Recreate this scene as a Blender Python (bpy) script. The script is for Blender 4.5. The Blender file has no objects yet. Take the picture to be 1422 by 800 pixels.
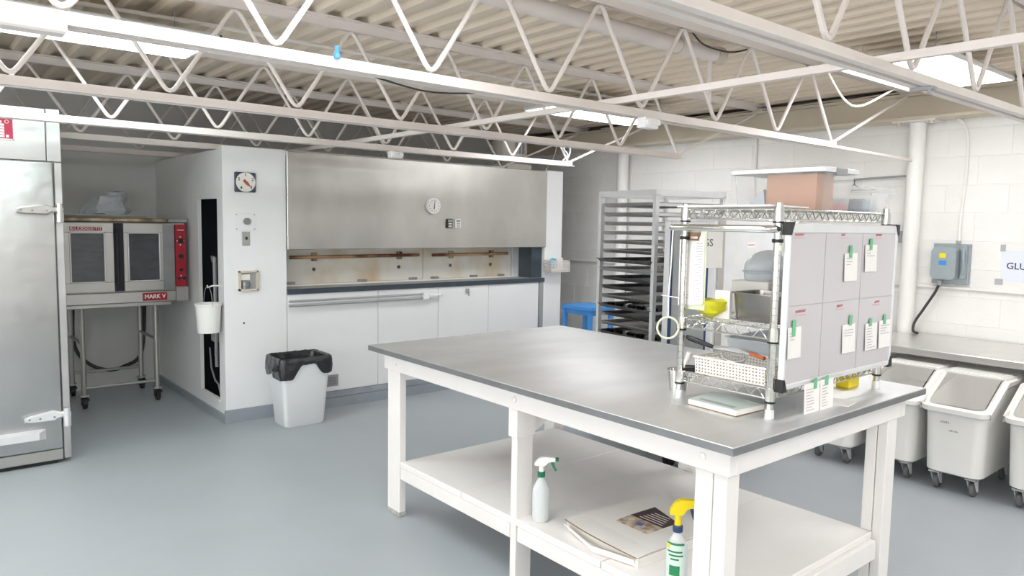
import bpy, bmesh, math, random
from mathutils import Vector, Matrix, noise
random.seed(7)
PI = math.pi
scene = bpy.context.scene
COL = scene.collection

# ------------------------------------------------------------------ camera, world, exposure
cam_d = bpy.data.cameras.new('camera')
cam = bpy.data.objects.new('camera', cam_d)
COL.objects.link(cam)
cam_d.sensor_width = 36.0
cam_d.lens = 1022.74 * 36.0 / 1422.0
cam_d.clip_start = 0.02
FW = Vector((0.637, 0.766, -0.088))
_yaw, _pit, _rol = 0.693168526, 0.0880148134, 0.0173885829
_f = Vector((math.sin(_yaw) * math.cos(_pit), math.cos(_yaw) * math.cos(_pit), -math.sin(_pit)))
_r = Vector((math.cos(_yaw), -math.sin(_yaw), 0))
_u = _r.cross(_f)
_r2 = _r * math.cos(_rol) + _u * math.sin(_rol)
_u2 = -_r * math.sin(_rol) + _u * math.cos(_rol)
m3 = Matrix((_r2, _u2, -_f)).transposed()
cam.matrix_world = Matrix.Translation((0, 0, 1.55)) @ m3.to_4x4()
scene.camera = cam

w = bpy.data.worlds.new('world')
scene.world = w
w.use_nodes = True
w.node_tree.nodes['Background'].inputs[0].default_value = (0.97, 0.985, 1.0, 1)
w.node_tree.nodes['Background'].inputs[1].default_value = 4.0
scene.view_settings.view_transform = 'Standard'
scene.view_settings.look = 'None'
scene.view_settings.gamma = 1.0
scene.view_settings.use_curve_mapping = False
scene.view_settings.exposure = 0.74
LAMP = 6.5            # strength of the ceiling troffers


# ------------------------------------------------------------------ materials
def lin(c):
    return tuple(((v / 255) / 12.92 if v / 255 <= 0.04045 else ((v / 255 + 0.055) / 1.055) ** 2.4) for v in c)


def mat(name, rgb, rough=0.5, metal=0.0, var=0.0, scale=6.0, rgb2=None, stretch=(1, 1, 1), bump=0.0, bscale=40.0,
        bstretch=(1, 1, 1), rvar=0.0, emit=0.0, trans=0.0, alpha=1.0, spec=0.5, detail=4.0, thr=None):
    m = bpy.data.materials.new(name)
    m.use_nodes = True
    nt = m.node_tree
    b = nt.nodes['Principled BSDF']
    c1 = lin(rgb)
    b.inputs['Base Color'].default_value = (*c1, 1)
    b.inputs['Roughness'].default_value = rough
    b.inputs['Metallic'].default_value = metal
    b.inputs['Specular IOR Level'].default_value = spec
    if trans:
        b.inputs['Transmission Weight'].default_value = trans
    if alpha < 1:
        b.inputs['Alpha'].default_value = alpha
    if emit:
        b.inputs['Emission Color'].default_value = (*c1, 1)
        b.inputs['Emission Strength'].default_value = emit
    if var or rgb2 or bump or rvar:
        tc = nt.nodes.new('ShaderNodeTexCoord')

        def noise_node(sc, st, det):
            mp = nt.nodes.new('ShaderNodeMapping')
            mp.inputs['Scale'].default_value = st
            nt.links.new(tc.outputs['Object'], mp.inputs['Vector'])
            n = nt.nodes.new('ShaderNodeTexNoise')
            n.inputs['Scale'].default_value = sc
            n.inputs['Detail'].default_value = det
            nt.links.new(mp.outputs[0], n.inputs['Vector'])
            return n
        if var or rgb2:
            n = noise_node(scale, stretch, detail)
            rp = nt.nodes.new('ShaderNodeValToRGB')
            lo, hi = thr if thr else (0.3, 0.7)
            rp.color_ramp.elements[0].position = lo
            rp.color_ramp.elements[1].position = hi
            c2 = lin(rgb2) if rgb2 else tuple(v * (1 - var) for v in c1)
            rp.color_ramp.elements[0].color = (*c2, 1)
            rp.color_ramp.elements[1].color = (*c1, 1)
            nt.links.new(n.outputs['Fac'], rp.inputs[0])
            nt.links.new(rp.outputs[0], b.inputs['Base Color'])
            if rvar:
                mr = nt.nodes.new('ShaderNodeMapRange')
                mr.inputs[1].default_value = 4.0
                mr.inputs[2].default_value = 0.7
                mr.inputs[3].default_value = rough
                mr.inputs[4].default_value = rough + rvar
                nt.links.new(n.outputs['Fac'], mr.inputs[0])
                nt.links.new(mr.outputs[0], b.inputs['Roughness'])
        if bump:
            n2 = noise_node(bscale, bstretch, 3.0)
            bp = nt.nodes.new('ShaderNodeBump')
            bp.inputs['Strength'].default_value = 1.0
            bp.inputs['Distance'].default_value = bump
            nt.links.new(n2.outputs['Fac'], bp.inputs['Height'])
            nt.links.new(bp.outputs[0], b.inputs['Normal'])
    return m


M = dict(
    floor=mat('floor_epoxy', (174, 180, 185), 0.30, var=0.08, scale=1.6, bump=0.0015, bscale=9, rvar=0.12),
    cove=mat('cove_paint', (158, 165, 172), 0.4, var=0.15, scale=5),
    wall=mat('wall_paint', (241, 240, 236), 0.5, var=0.05, scale=1.5, bump=0.002, bscale=60),
    block=mat('block_paint', (240, 238, 234), 0.5, var=0.05, scale=3.0, bump=0.004, bscale=35),
    mortar=mat('mortar_paint', (238, 236, 231), 0.7, var=0.06, scale=8),
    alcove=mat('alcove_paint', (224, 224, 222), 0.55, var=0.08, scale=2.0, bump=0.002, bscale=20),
    white=mat('white_panel', (240, 240, 240), 0.4, var=0.03, scale=2.5),
    deck=mat('deck_paint', (242, 227, 207), 0.55, var=0.12, scale=1.1, stretch=(1, 0.35, 1)),
    joist=mat('joist_paint', (236, 228, 222), 0.45, var=0.08, scale=5),
    beam=mat('beam_paint', (218, 207, 188), 0.5, var=0.14, scale=2.5),
    gapshade=mat('gap_shade_paint', (112, 104, 96), 0.9, var=0.5, scale=9),  # dark tone stands in for shade in the recess above the beam
    steel=mat('stainless', (196, 194, 190), 0.32, 1.0, var=0.14, scale=2.2, stretch=(1, 1, 0.5), bump=0.0012, bscale=3.0, rvar=0.1),
    dented=mat('dented_stainless', (205, 205, 204), 0.30, 1.0, var=0.08, scale=2.0, bump=0.016, bscale=2.6, rvar=0.06),
    hood=mat('hood_stainless', (214, 212, 207), 0.24, 1.0, var=0.26, scale=2.0, stretch=(1, 1, 0.6), bump=0.007, bscale=1.8, rvar=0.16),
    top=mat('worn_table_steel', (228, 229, 230), 0.33, 1.0, var=0.12, scale=4.0, stretch=(0.6, 1.4, 1), bump=0.0006, bscale=7, bstretch=(1, 2, 1), rvar=0.16),
    edge=mat('table_edge_steel', (160, 161, 162), 0.4, 0.8, var=0.15, scale=10),
    work=mat('worktop_steel', (232, 231, 228), 0.25, 1.0, var=0.06, scale=5, rvar=0.1),
    chrome=mat('chrome', (222, 222, 218), 0.14, 1.0),
    alu=mat('aluminium', (232, 233, 234), 0.42, 0.35, var=0.06, scale=10),
    tray=mat('baked_tray', (120, 118, 118), 0.42, 0.9, var=0.45, scale=14),
    trayb=mat('bright_tray', (196, 194, 190), 0.4, 0.9, var=0.2, scale=14),
    mold=mat('dark_mold', (52, 50, 52), 0.4, 0.7, var=0.3, scale=30),
    wood=mat('white_painted_wood', (242, 238, 234), 0.42, var=0.05, scale=4.0, stretch=(1, 1, 0.4), bump=0.001, bscale=25, bstretch=(1, 1, 0.15)),
    scuff=mat('scuffed_foot', (205, 202, 196), 0.6, var=0.45, scale=40),
    black=mat('black_plastic', (28, 28, 30), 0.4),
    rubber=mat('wheel_rubber', (112, 112, 113), 0.55, var=0.2, scale=40),
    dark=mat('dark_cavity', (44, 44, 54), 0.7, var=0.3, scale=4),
    navy=mat('dark_trim', (74, 84, 94), 0.4, 0.3, var=0.25, scale=8),
    bin=mat('bin_plastic', (240, 238, 233), 0.38, var=0.03, scale=3),
    can=mat('can_plastic', (232, 234, 235), 0.45, var=0.04, scale=5),
    liner=mat('black_liner', (42, 43, 46), 0.26, bump=0.012, bscale=16, spec=0.7),
    red=mat('red_panel', (168, 34, 50), 0.35),
    signred=mat('red_sign', (196, 44, 78), 0.4),
    letter=mat('white_letter', (244, 240, 236), 0.5),
    ink=mat('dark_ink', (62, 62, 68), 0.6),
    inkred=mat('red_marker', (204, 104, 112), 0.6),
    grid=mat('grid_line', (178, 172, 174), 0.6),
    glass=mat('oven_glass', (70, 74, 80), 0.12, 0.0, var=0.35, scale=9, stretch=(1, 1, 3), spec=0.8),
    burnt=mat('burnt_steel', (186, 168, 140), 0.4, 0.8, rgb2=(74, 52, 38), scale=5.0, thr=(0.38, 0.6)),
    ovdoor=mat('oven_door_white', (222, 219, 210), 0.45, 0.1, rgb2=(188, 158, 104), scale=1.5, stretch=(1, 1, 0.7), thr=(0.24, 0.46), detail=5),
    pipebr=mat('heat_browned_pipe', (206, 166, 128), 0.35, 0.6, rgb2=(112, 66, 46), scale=2.6, stretch=(1, 0.1, 0.1), thr=(0.4, 0.62)),
    grey=mat('grey_paint', (168, 170, 170), 0.45, 0.2, var=0.1, scale=8),
    elec=mat('electrical_grey', (162, 172, 176), 0.4, 0.2, var=0.12, scale=14, bump=0.001, bscale=40),
    bronze=mat('switch_grey', (176, 176, 172), 0.4, 0.5),
    cable=mat('dark_cable', (58, 56, 56), 0.6),
    cablew=mat('painted_cable', (222, 214, 200), 0.55),
    blue=mat('blue_plastic', (64, 142, 214), 0.4),
    bluel=mat('light_blue', (96, 186, 222), 0.6),
    paper=mat('paper', (244, 240, 236), 0.7, var=0.03, scale=20),
    cool_paper=mat('cool_white_paper', (226, 230, 246), 0.7),
    panst=mat('pan_steel', (172, 168, 163), 0.25, 1.0, var=0.3, scale=9, stretch=(1, 1, 0.3)),
    green=mat('green_tape', (112, 190, 140), 0.6),
    board=mat('whiteboard', (206, 201, 203), 0.22, var=0.03, scale=3),
    tape=mat('grey_tape', (176, 176, 180), 0.6),
    brown=mat('cardboard', (196, 150, 122), 0.7, var=0.08, scale=8, stretch=(1, 1, 6)),
    card=mat('white_card', (240, 236, 230), 0.65, var=0.04, scale=5),
    kraft=mat('kraft_edge', (140, 112, 86), 0.8),
    print_=mat('print_brown', (76, 56, 54), 0.5, var=0.2, scale=9),
    photo=mat('print_photo', (226, 212, 190), 0.5, rgb2=(150, 120, 96), scale=26, thr=(0.35, 0.65)),
    pblue=mat('print_blue', (88, 110, 170), 0.5),
    yellow=mat('yellow_plastic', (240, 214, 20), 0.35),
    ygreen=mat('yellow_gloves', (226, 222, 40), 0.4, var=0.25, scale=16),
    gdark=mat('green_plastic', (26, 120, 78), 0.4),
    nblue=mat('navy_plastic', (50, 70, 108), 0.4),
    labelg=mat('label_green', (40, 132, 84), 0.5),
    labelw=mat('label_pale', (214, 230, 220), 0.5),
    ring=mat('pale_ring', (216, 220, 196), 0.5),
    perf=mat('basket_plastic', (246, 240, 232), 0.45),
    frost=mat('frosted_blue', (196, 206, 214), 0.35, var=0.06, scale=6),
    orange=mat('orange_handle', (176, 88, 48), 0.5),
    scale_g=mat('scale_top', (196, 210, 204), 0.3, var=0.05, scale=10),
    flour=mat('pale_flour', (216, 208, 192), 0.8, var=0.1, scale=9),
    cocoa=mat('brown_powder', (92, 74, 66), 0.85, var=0.3, scale=20),
    lampframe=mat('lamp_frame', (244, 244, 242), 0.4),
    lens=mat('lamp_lens', (252, 253, 255), 0.5, emit=LAMP),
    lens_cyan=mat('lamp_lens_cool', (238, 253, 253), 0.5, emit=LAMP),
    bag=mat('white_bag', (196, 202, 208), 0.5, bump=0.02, bscale=12),
    lid=None,
)


def clear_plastic(name, rgb, opac, rough=0.25, rise=0.45):
    m = bpy.data.materials.new(name)
    m.use_nodes = True
    nt = m.node_tree
    b = nt.nodes['Principled BSDF']
    b.inputs['Base Color'].default_value = (*lin(rgb), 1)
    b.inputs['Roughness'].default_value = rough
    tr = nt.nodes.new('ShaderNodeBsdfTransparent')
    mx = nt.nodes.new('ShaderNodeMixShader')
    lw = nt.nodes.new('ShaderNodeLayerWeight')
    lw.inputs['Blend'].default_value = 0.35
    mr = nt.nodes.new('ShaderNodeMapRange')
    mr.inputs[3].default_value = opac
    mr.inputs[4].default_value = min(1.0, opac + rise)
    nt.links.new(lw.outputs['Facing'], mr.inputs[0])
    nt.links.new(mr.outputs[0], mx.inputs[0])
    nt.links.new(tr.outputs[0], mx.inputs[1])
    nt.links.new(b.outputs[0], mx.inputs[2])
    nt.links.new(mx.outputs[0], nt.nodes['Material Output'].inputs['Surface'])
    return m


M['clear'] = clear_plastic('clear_tub_plastic', (246, 247, 247), 0.13)
M['pane'] = clear_plastic('window_pane', (250, 250, 250), 0.03, 0.05)
M['lid'] = clear_plastic('clear_bin_lid', (240, 237, 231), 0.16, 0.25, 0.22)
M['bottle'] = clear_plastic('bottle_plastic', (236, 240, 240), 0.72)
M['frosted'] = clear_plastic('frosted_tub', (228, 235, 240), 0.62)


# ------------------------------------------------------------------ geometry builder
ROOT = {}


class G:
    """Collects shapes. World coordinates by default; local ones when the builder is made with local=True."""

    def __init__(self, local=False, T=None):
        self.bm = bmesh.new()
        self.local = local
        self.T = T

    def _p(self, p):
        p = Vector(p)
        return self.T @ p if self.T else p

    def v(self, p):
        return self.bm.verts.new(self._p(p))

    def face(self, vs):
        try:
            return self.bm.faces.new(vs)
        except ValueError:
            return None

    def box(self, x0, x1, y0, y1, z0, z1, bevel=0.0, seg=1):
        x0, x1 = min(x0, x1), max(x0, x1)
        y0, y1 = min(y0, y1), max(y0, y1)
        z0, z1 = min(z0, z1), max(z0, z1)
        P = [(x, y, z) for z in (z0, z1) for y in (y0, y1) for x in (x0, x1)]
        vs = [self.v(p) for p in P]
        fs = [self.face([vs[i] for i in q]) for q in ((0, 2, 3, 1), (4, 5, 7, 6), (0, 1, 5, 4), (2, 6, 7, 3), (0, 4, 6, 2), (1, 3, 7, 5))]
        if bevel:
            es = list({e for f in fs for e in f.edges})
            bmesh.ops.bevel(self.bm, geom=es, offset=bevel, segments=seg, profile=0.5, affect='EDGES', clamp_overlap=True)
        return self

    def quad(self, a, b, c, d):
        self.face([self.v(a), self.v(b), self.v(c), self.v(d)])
        return self

    def slab(self, pts, nrm):
        """polygon pts thickened by vector nrm"""
        n = Vector(nrm)
        a = [self.v(p) for p in pts]
        b = [self.v(Vector(p) + n) for p in pts]
        self.face(a[::-1])
        self.face(b)
        k = len(pts)
        for i in range(k):
            self.face([a[i], a[(i + 1) % k], b[(i + 1) % k], b[i]])
        return self

    def tube(self, pts, r, seg=8, closed=False, radii=None, caps=True):
        pts = [Vector(p) for p in pts]
        n = len(pts)
        tang = []
        for i in range(n):
            a = pts[(i - 1) % n] if (closed or i > 0) else pts[i]
            b = pts[(i + 1) % n] if (closed or i < n - 1) else pts[i]
            t = (b - a)
            tang.append(t.normalized() if t.length > 1e-9 else Vector((0, 0, 1)))
        ref = Vector((0, 0, 1)) if abs(tang[0].z) < 0.9 else Vector((1, 0, 0))
        nrm = (ref - tang[0] * ref.dot(tang[0])).normalized()
        rings = []
        for i in range(n):
            t = tang[i]
            nrm = nrm - t * nrm.dot(t)
            nrm = nrm.normalized() if nrm.length > 1e-9 else t.orthogonal().normalized()
            bn = t.cross(nrm)
            rr = radii[i] if radii else r
            rings.append([self.v(pts[i] + nrm * (rr * math.cos(2 * PI * k / seg)) + bn * (rr * math.sin(2 * PI * k / seg))) for k in range(seg)])
        for i in range(n if closed else n - 1):
            A, B = rings[i], rings[(i + 1) % n]
            for k in range(seg):
                self.face([A[k], A[(k + 1) % seg], B[(k + 1) % seg], B[k]])
        if not closed and caps:
            self.face(rings[0][::-1])
            self.face(rings[-1])
        return self

    def cyl(self, a, b, r, seg=12, r2=None):
        return self.tube([a, b], r, seg, radii=[r, r if r2 is None else r2])

    def lathe(self, prof, c=(0, 0, 0), seg=20, axis='z', sy=1.0, caps=True):
        rings = []
        c = Vector(c)
        for r, h in prof:
            ring = []
            for k in range(seg):
                a = 2 * PI * k / seg
                u, v_ = r * math.cos(a), r * math.sin(a) * sy
                p = {'z': (u, v_, h), 'y': (u, h, v_), 'x': (h, u, v_)}[axis]
                ring.append(self.v(c + Vector(p)))
            rings.append(ring)
        for A, B in zip(rings, rings[1:]):
            for k in range(seg):
                self.face([A[k], A[(k + 1) % seg], B[(k + 1) % seg], B[k]])
        if caps:
            if prof[0][0] > 1e-6:
                self.face(rings[0][::-1])
            if prof[-1][0] > 1e-6:
                self.face(rings[-1])
        return self

    def loft(self, rings, cap0=True, cap1=True, closed=True):
        R = [[self.v(p) for p in ring] for ring in rings]
        for A, B in zip(R, R[1:]):
            k = len(A)
            for i in range(k if closed else k - 1):
                self.face([A[i], A[(i + 1) % k], B[(i + 1) % k], B[i]])
        if cap0:
            self.face(R[0][::-1])
        if cap1:
            self.face(R[-1])
        return self

    def build(self, name, m, parent=None, smooth=True, kind=None, label=None):
        bm = self.bm
        bmesh.ops.remove_doubles(bm, verts=bm.verts, dist=1e-6)
        bmesh.ops.recalc_face_normals(bm, faces=bm.faces)
        me = bpy.data.meshes.new(name)
        o = bpy.data.objects.new(name, me)
        root = parent
        while root is not None and root.parent is not None:
            root = root.parent
        if root is not None:
            if not self.local:
                bm.transform(ROOT[root.name].inverted())
        elif not self.local and bm.verts:
            xs = [v.co for v in bm.verts]
            c = Vector(((min(v.x for v in xs) + max(v.x for v in xs)) / 2, (min(v.y for v in xs) + max(v.y for v in xs)) / 2, min(v.z for v in xs)))
            bm.transform(Matrix.Translation(-c))
            o.location = c
        bm.to_mesh(me)
        bm.free()
        me.materials.append(m)
        if smooth:
            me.polygons.foreach_set('use_smooth', [True] * len(me.polygons))
            try:
                me.set_sharp_from_angle(angle=math.radians(35))
            except Exception:
                pass
        COL.objects.link(o)
        if parent is not None:
            o.parent = parent
        if root is None:
            ROOT[o.name] = Matrix.Translation(o.location)
        if kind:
            o['kind'] = kind
        if label:
            o['label'] = label
        return o


def tag(o, label=None, cat=None, group=None, kind=None):
    if label:
        o['label'] = label
    if cat:
        o['category'] = cat
    if group:
        o['group'] = group
    if kind:
        o['kind'] = kind
    return o


def thing(name, label, cat, loc=(0, 0, 0), rotz=0.0, group=None, kind=None):
    o = bpy.data.objects.new(name, None)
    COL.objects.link(o)
    o.empty_display_size = 0.1
    o.location = loc
    o.rotation_euler = (0, 0, rotz)
    ROOT[o.name] = Matrix.Translation(loc) @ Matrix.Rotation(rotz, 4, 'Z')
    return tag(o, label, cat, group, kind)


def copy_tree(o, loc=None, rotz=None, label=None, group=None):
    def cp(a, par):
        c = a.copy()
        COL.objects.link(c)
        c.parent = par
        for ch in list(a.children):
            cp(ch, c)
        return c
    c = cp(o, None)
    if loc is not None:
        c.location = loc
    if rotz is not None:
        c.rotation_euler = (0, 0, rotz)
    ROOT[c.name] = Matrix.Translation(c.location) @ Matrix.Rotation(c.rotation_euler.z, 4, 'Z')
    if label:
        c['label'] = label
    if group:
        c['group'] = group
    return c


def text(name, s, size, org, right, up, m, parent, depth=0.0008, align='CENTER', sx=1.0, shear=0.0, bold=0.0):
    """lettering as a mesh; org is the centre, right and up are unit vectors in world space"""
    cu = bpy.data.curves.new(name, 'FONT')
    cu.body = s
    cu.size = size
    cu.align_x = align
    cu.align_y = 'CENTER'
    cu.extrude = depth
    cu.resolution_u = 2
    cu.shear = shear
    cu.offset = bold
    tmp = bpy.data.objects.new('tmp_text', cu)
    me = bpy.data.meshes.new_from_object(tmp)
    bpy.data.objects.remove(tmp)
    me.name = name
    R, U = Vector(right).normalized(), Vector(up).normalized()
    N = R.cross(U)
    mt = Matrix((R * sx, U, N)).transposed().to_4x4()
    mt.translation = Vector(org)
    root = parent
    while root.parent is not None:
        root = root.parent
    me.transform(ROOT[root.name].inverted() @ mt)
    me.materials.clear()
    me.materials.append(m)
    o = bpy.data.objects.new(name, me)
    COL.objects.link(o)
    o.parent = parent
    return o


def rrect(cx, cy, hx, hy, r, z, n=4):
    out = []
    for (sx, sy, a0) in ((1, 1, 0), (-1, 1, 90), (-1, -1, 180), (1, -1, 270)):
        for k in range(n + 1):
            a = math.radians(a0 + 90 * k / n)
            out.append((cx + sx * (hx - r) + r * math.cos(a), cy + sy * (hy - r) + r * math.sin(a), z if not callable(z) else z(cx + sx * (hx - r) + r * math.cos(a))))
    return out


# ------------------------------------------------------------------ room shell
XL, XR, YF, YB = -3.2, 5.95, -3.0, 7.40
ZD = 2.60          # underside of the roof deck ribs
fl = G().box(XL, XR, YF, YB, -0.06, 0).build('floor', M['floor'], smooth=False)
tag(fl, 'smooth blue-grey epoxy floor', kind='structure')

# corrugated roof deck in sheets, ribs running away from the camera
ceil = G().box(XL, XR, YF, YB, ZD + 0.075, ZD + 0.12).build('ceiling', M['deck'], smooth=False)
tag(ceil, 'cream painted corrugated metal roof deck', kind='structure')
x = XL
while x < XR - 0.01:
    x1 = min(x + 0.9144, XR)
    g = G()
    prof = []
    xx = x
    while xx < x1 - 0.02:
        for dx, z in ((0, ZD), (0.045, ZD), (0.062, ZD + 0.028), (0.135, ZD + 0.028)):
            if xx + dx <= x1:
                prof.append((xx + dx, z))
        xx += 0.1524
    prof.append((x1, ZD))
    ring = lambda y, o: [(px, y, pz + o) for px, pz in prof]
    g.loft([ring(YF, 0), ring(YB, 0)], False, False, closed=False)
    g.loft([ring(YF, 0.004), ring(YB, 0.004)], False, False, closed=False)
    g.build('deck_sheet', M['deck'], ceil, smooth=False)
    x = x1

# right wall: painted concrete blocks with recessed joints
ZT = 2.36
wr = G().box(XR + 0.0035, XR + 0.2, YF, YB, 0, ZD + 0.1).build('wall_right', M['mortar'], smooth=False)
tag(wr, 'white painted concrete block wall behind the steel counter', kind='structure')
bl_me = None
BH, BW, J = 0.2032, 0.4064, 0.0025
rows = int((ZT + 0.151) / BH)
for r_ in range(1, rows + 1):
    y = 0.35 + (BW / 2 if r_ % 2 else 0)
    while y < 6.5:
        if bl_me is None:
            o = G().box(XR, XR + 0.02, 0, BW - J, 0, BH - J, bevel=0.0025)
            o = o.build('block', M['block'], wr)
            ROOTinv = ROOT[wr.name].inverted()
            base = o
            bl_me = o.data
        else:
            o = bpy.data.objects.new('block', bl_me)
            COL.objects.link(o)
            o.parent = wr
        o.location = (random.uniform(-0.0012, 0.0012), y, r_ * BH - 0.151)
        y += BW
G().box(XR, XR + 0.02, YF, 0.345, 0, ZD).build('far_block_face', M['block'], wr, smooth=False)
G().box(XR - 0.01, XR + 0.005, 0.3, 7.3, 0, 0.10, bevel=0.004).build('baseboard', M['cove'], wr)

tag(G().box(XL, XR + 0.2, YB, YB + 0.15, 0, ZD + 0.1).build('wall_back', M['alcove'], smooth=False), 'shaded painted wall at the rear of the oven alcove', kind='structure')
# left and front walls with unseen windows added to bring in daylight
WZL, WZH = 0.85, 2.3
g = G()
g.box(XL - 0.15, XL, YF, YB, 0, WZL)
g.box(XL - 0.15, XL, YF, YB, WZH, ZD + 0.1)
WL = [(-2.6, -0.5), (-0.2, 1.9), (2.2, 4.3)]
ed = [YF] + [v for p in WL for v in p] + [YB]
for a, b in zip(ed[0::2], ed[1::2]):
    g.box(XL - 0.15, XL, a, b, WZL, WZH)
tag(g.build('wall_left', M['wall'], smooth=False), 'white wall on the left side, with windows added for daylight', kind='structure')
g = G()
g.box(XL, XR + 0.2, YF - 0.15, YF, 0, WZL)
g.box(XL, XR + 0.2, YF - 0.15, YF, WZH, ZD + 0.1)
WF = [(-2.6, -0.5)]
ed = [XL] + [v for p in WF for v in p] + [XR + 0.2]
for a, b in zip(ed[0::2], ed[1::2]):
    g.box(a, b, YF - 0.15, YF, WZL, WZH)
tag(g.build('wall_front', M['wall'], smooth=False), 'white wall behind the viewpoint, with windows added for daylight', kind='structure')
wi = 0
for (a, b), left in [(p, True) for p in WL] + [(p, False) for p in WF]:
    wi += 1
    def bx(g, u0, u1, z0, z1, d0, d1):
        if left:
            g.box(XL - d1, XL - d0, u0, u1, z0, z1)
        else:
            g.box(u0, u1, YF - d1, YF - d0, z0, z1)
    g = G()
    for u0, u1, z0, z1 in ((a, b, WZL, WZL + 0.05), (a, b, WZH - 0.05, WZH), (a, a + 0.05, WZL, WZH), (b - 0.05, b, WZL, WZH), ((a + b) / 2 - 0.025, (a + b) / 2 + 0.025, WZL, WZH)):
        bx(g, u0, u1, z0, z1, 0.04, 0.10)
    wo = g.build('window_%d' % wi, M['lampframe'], smooth=False)
    tag(wo, 'white framed opening added to let in daylight', kind='structure')
    for u0, u1 in ((a + 0.05, (a + b) / 2 - 0.025), ((a + b) / 2 + 0.025, b - 0.05)):
        g = G()
        bx(g, u0, u1, WZL + 0.05, WZH - 0.05, 0.068, 0.072)
        g.build('pane', M['pane'], wo, smooth=False)

# steel edge beam on the right wall, with a dark strip painted as the shaded gap over it
bm_ = G()
bm_.box(5.815, 5.835, YF, YB, 2.375, 2.53)
bm_.box(5.75, XR, YF, YB, 2.357, 2.376)
bm_.box(5.75, XR, YF, YB, 2.53, 2.548)
tag(bm_.build('trim_1', M['beam'], smooth=False), 'cream steel edge beam along the top of the block wall', kind='structure')
tag(G().box(5.92, 5.96, YF, YB, 2.549, 2.62).build('trim_2', M['gapshade'], smooth=False), 'dark strip painted as the shaded gap above the steel beam', kind='structure')
for i in range(5):
    pts = []
    for k in range(30):
        y = 0.3 + k * 0.18
        pts.append((5.775 + 0.022 * i + 0.012 * math.sin(k * 1.3 + i), y, 2.556 + 0.006 * (i % 3) + 0.008 * abs(math.sin(k * 0.9 + i * 2))))
    tag(G().tube(pts, 0.006, 6).build('roof_cable', M['cable'] if i % 2 else M['cablew']),
        ['front cream cable lying along the beam top', 'dark cable lying second from the beam edge', 'middle cream cable of the bunch on the beam', 'dark cable fourth from the beam edge', 'rearmost cream cable against the painted gap shade'][i], 'cable', 'cables lying on the beam')

# pipe columns under the beam
for i, (cy, rr, lb) in enumerate(((2.365, 0.057, 'white pipe column beside the grey electrical box'), (5.27, 0.06, 'white pipe column behind the tall tray rack'))):
    CXc = 5.86
    t = thing('pipe_column', lb, 'column', (CXc, cy, 0))
    G().cyl((CXc, cy, 0.012), (CXc, cy, 2.343), rr, 24).build('shaft', M['block'], t)
    G().box(CXc - 0.09, CXc + 0.08, cy - 0.15, cy + 0.15, 2.343, 2.357).build('cap_plate', M['joist'], t)
    G().lathe([(rr + 0.012, 0.0), (rr + 0.012, 0.012)], (CXc, cy, 0), 20).build('base_plate', M['joist'], t)
    for sy in (-1, 1):
        g = G()
        g.cyl((CXc - 0.06, cy + sy * 0.115, 2.325), (CXc - 0.06, cy + sy * 0.115, 2.39), 0.011, 8)
        g.cyl((CXc - 0.06, cy + sy * 0.115, 2.328), (CXc - 0.06, cy + sy * 0.115, 2.343), 0.021, 6)
        g.build('bolt', M['beam'], t)

# ------------------------------------------------------------------ bar joists
JY = [1.165, 2.42, 3.66, 4.88, 5.85, 6.90]
JL = ['steel bar joist nearest the viewpoint, crossing the upper right corner',
      'steel bar joist holding the blue clip and small white twin lamp box',
      'steel bar joist third from the viewpoint, ending over the table end of the room',
      'brightly lit steel bar joist just before the baking oven',
      'shaded steel bar joist directly above the oven roof',
      'rearmost dim steel bar joist over the alcove']


def joist(y, label, x1=4.70):
    t = thing('bar_joist', label, 'joist', (0.98, y, 2.07), group='open web roof joists')
    zb, zt = 2.07, 2.60
    g = G()
    for s in (-1, 1):
        g.box(XL, x1 + 0.03, y + s * 0.010, y + s * 0.014, zb, zb + 0.042)
        g.box(XL, x1 + 0.03, y + s * 0.014, y + s * 0.040, zb, zb + 0.005)
    g.build('bottom_chord', M['joist'], t, smooth=False)
    g = G()
    for s in (-1, 1):
        g.box(XL, 5.90, y + s * 0.010, y + s * 0.014, zt - 0.05, zt)
        g.box(XL, 5.90, y + s * 0.014, y + s * 0.050, zt - 0.006, zt)
    g.build('top_chord', M['joist'], t, smooth=False)
    nodes = []
    k0 = int((XL - 0.98) / 0.6096) + 1
    xb = 0.98 + 0.6096 * k0
    bot = []
    while xb < x1 - 0.3:
        bot.append(xb)
        xb += 0.6096
    bot.append(x1 - 0.01)
    pts = []

    def bend(pa, pb, pc, r):
        a, b, c = Vector(pa), Vector(pb), Vector(pc)
        d1, d2 = (a - b).normalized(), (c - b).normalized()
        p, q = b + d1 * r, b + d2 * r
        for s in (0, 0.25, 0.5, 0.75, 1):
            pts.append(p.lerp(b, s).lerp(b.lerp(q, s), s))
    zz = []
    for i, b in enumerate(bot):
        zz.append((b, y, zb + 0.036))
        nx = bot[i + 1] if i + 1 < len(bot) else None
        if nx:
            zz.append(((b + nx) / 2, y, zt - 0.035))
    pts.append(Vector(zz[0]))
    for i in range(1, len(zz) - 1):
        bend(zz[i - 1], zz[i], zz[i + 1], 0.05)
    pts.append(Vector(zz[-1]))
    G().tube(pts, 0.0105, 8).build('web_bar', M['joist'], t)
    G().tube([(x1 - 0.02, y, zb + 0.03), (5.82, y, zt - 0.045)], 0.0105, 8).build('end_bar', M['joist'], t)
    G().box(5.77, 5.90, y - 0.05, y + 0.05, 2.5485, zt - 0.04).build('bearing_seat', M['joist'], t, smooth=False)
    return t


for y, lb in zip(JY, JL):
    joist(y, lb)
tag(G().tube([(4.74, 2.42, 2.085), (5.3, 2.40, 2.075), (5.81, 2.375, 2.066)], 0.012, 8).build('tie_rod', M['joist']),
    'thin white rod tying the joist end to the pipe column', 'rod')
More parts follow.
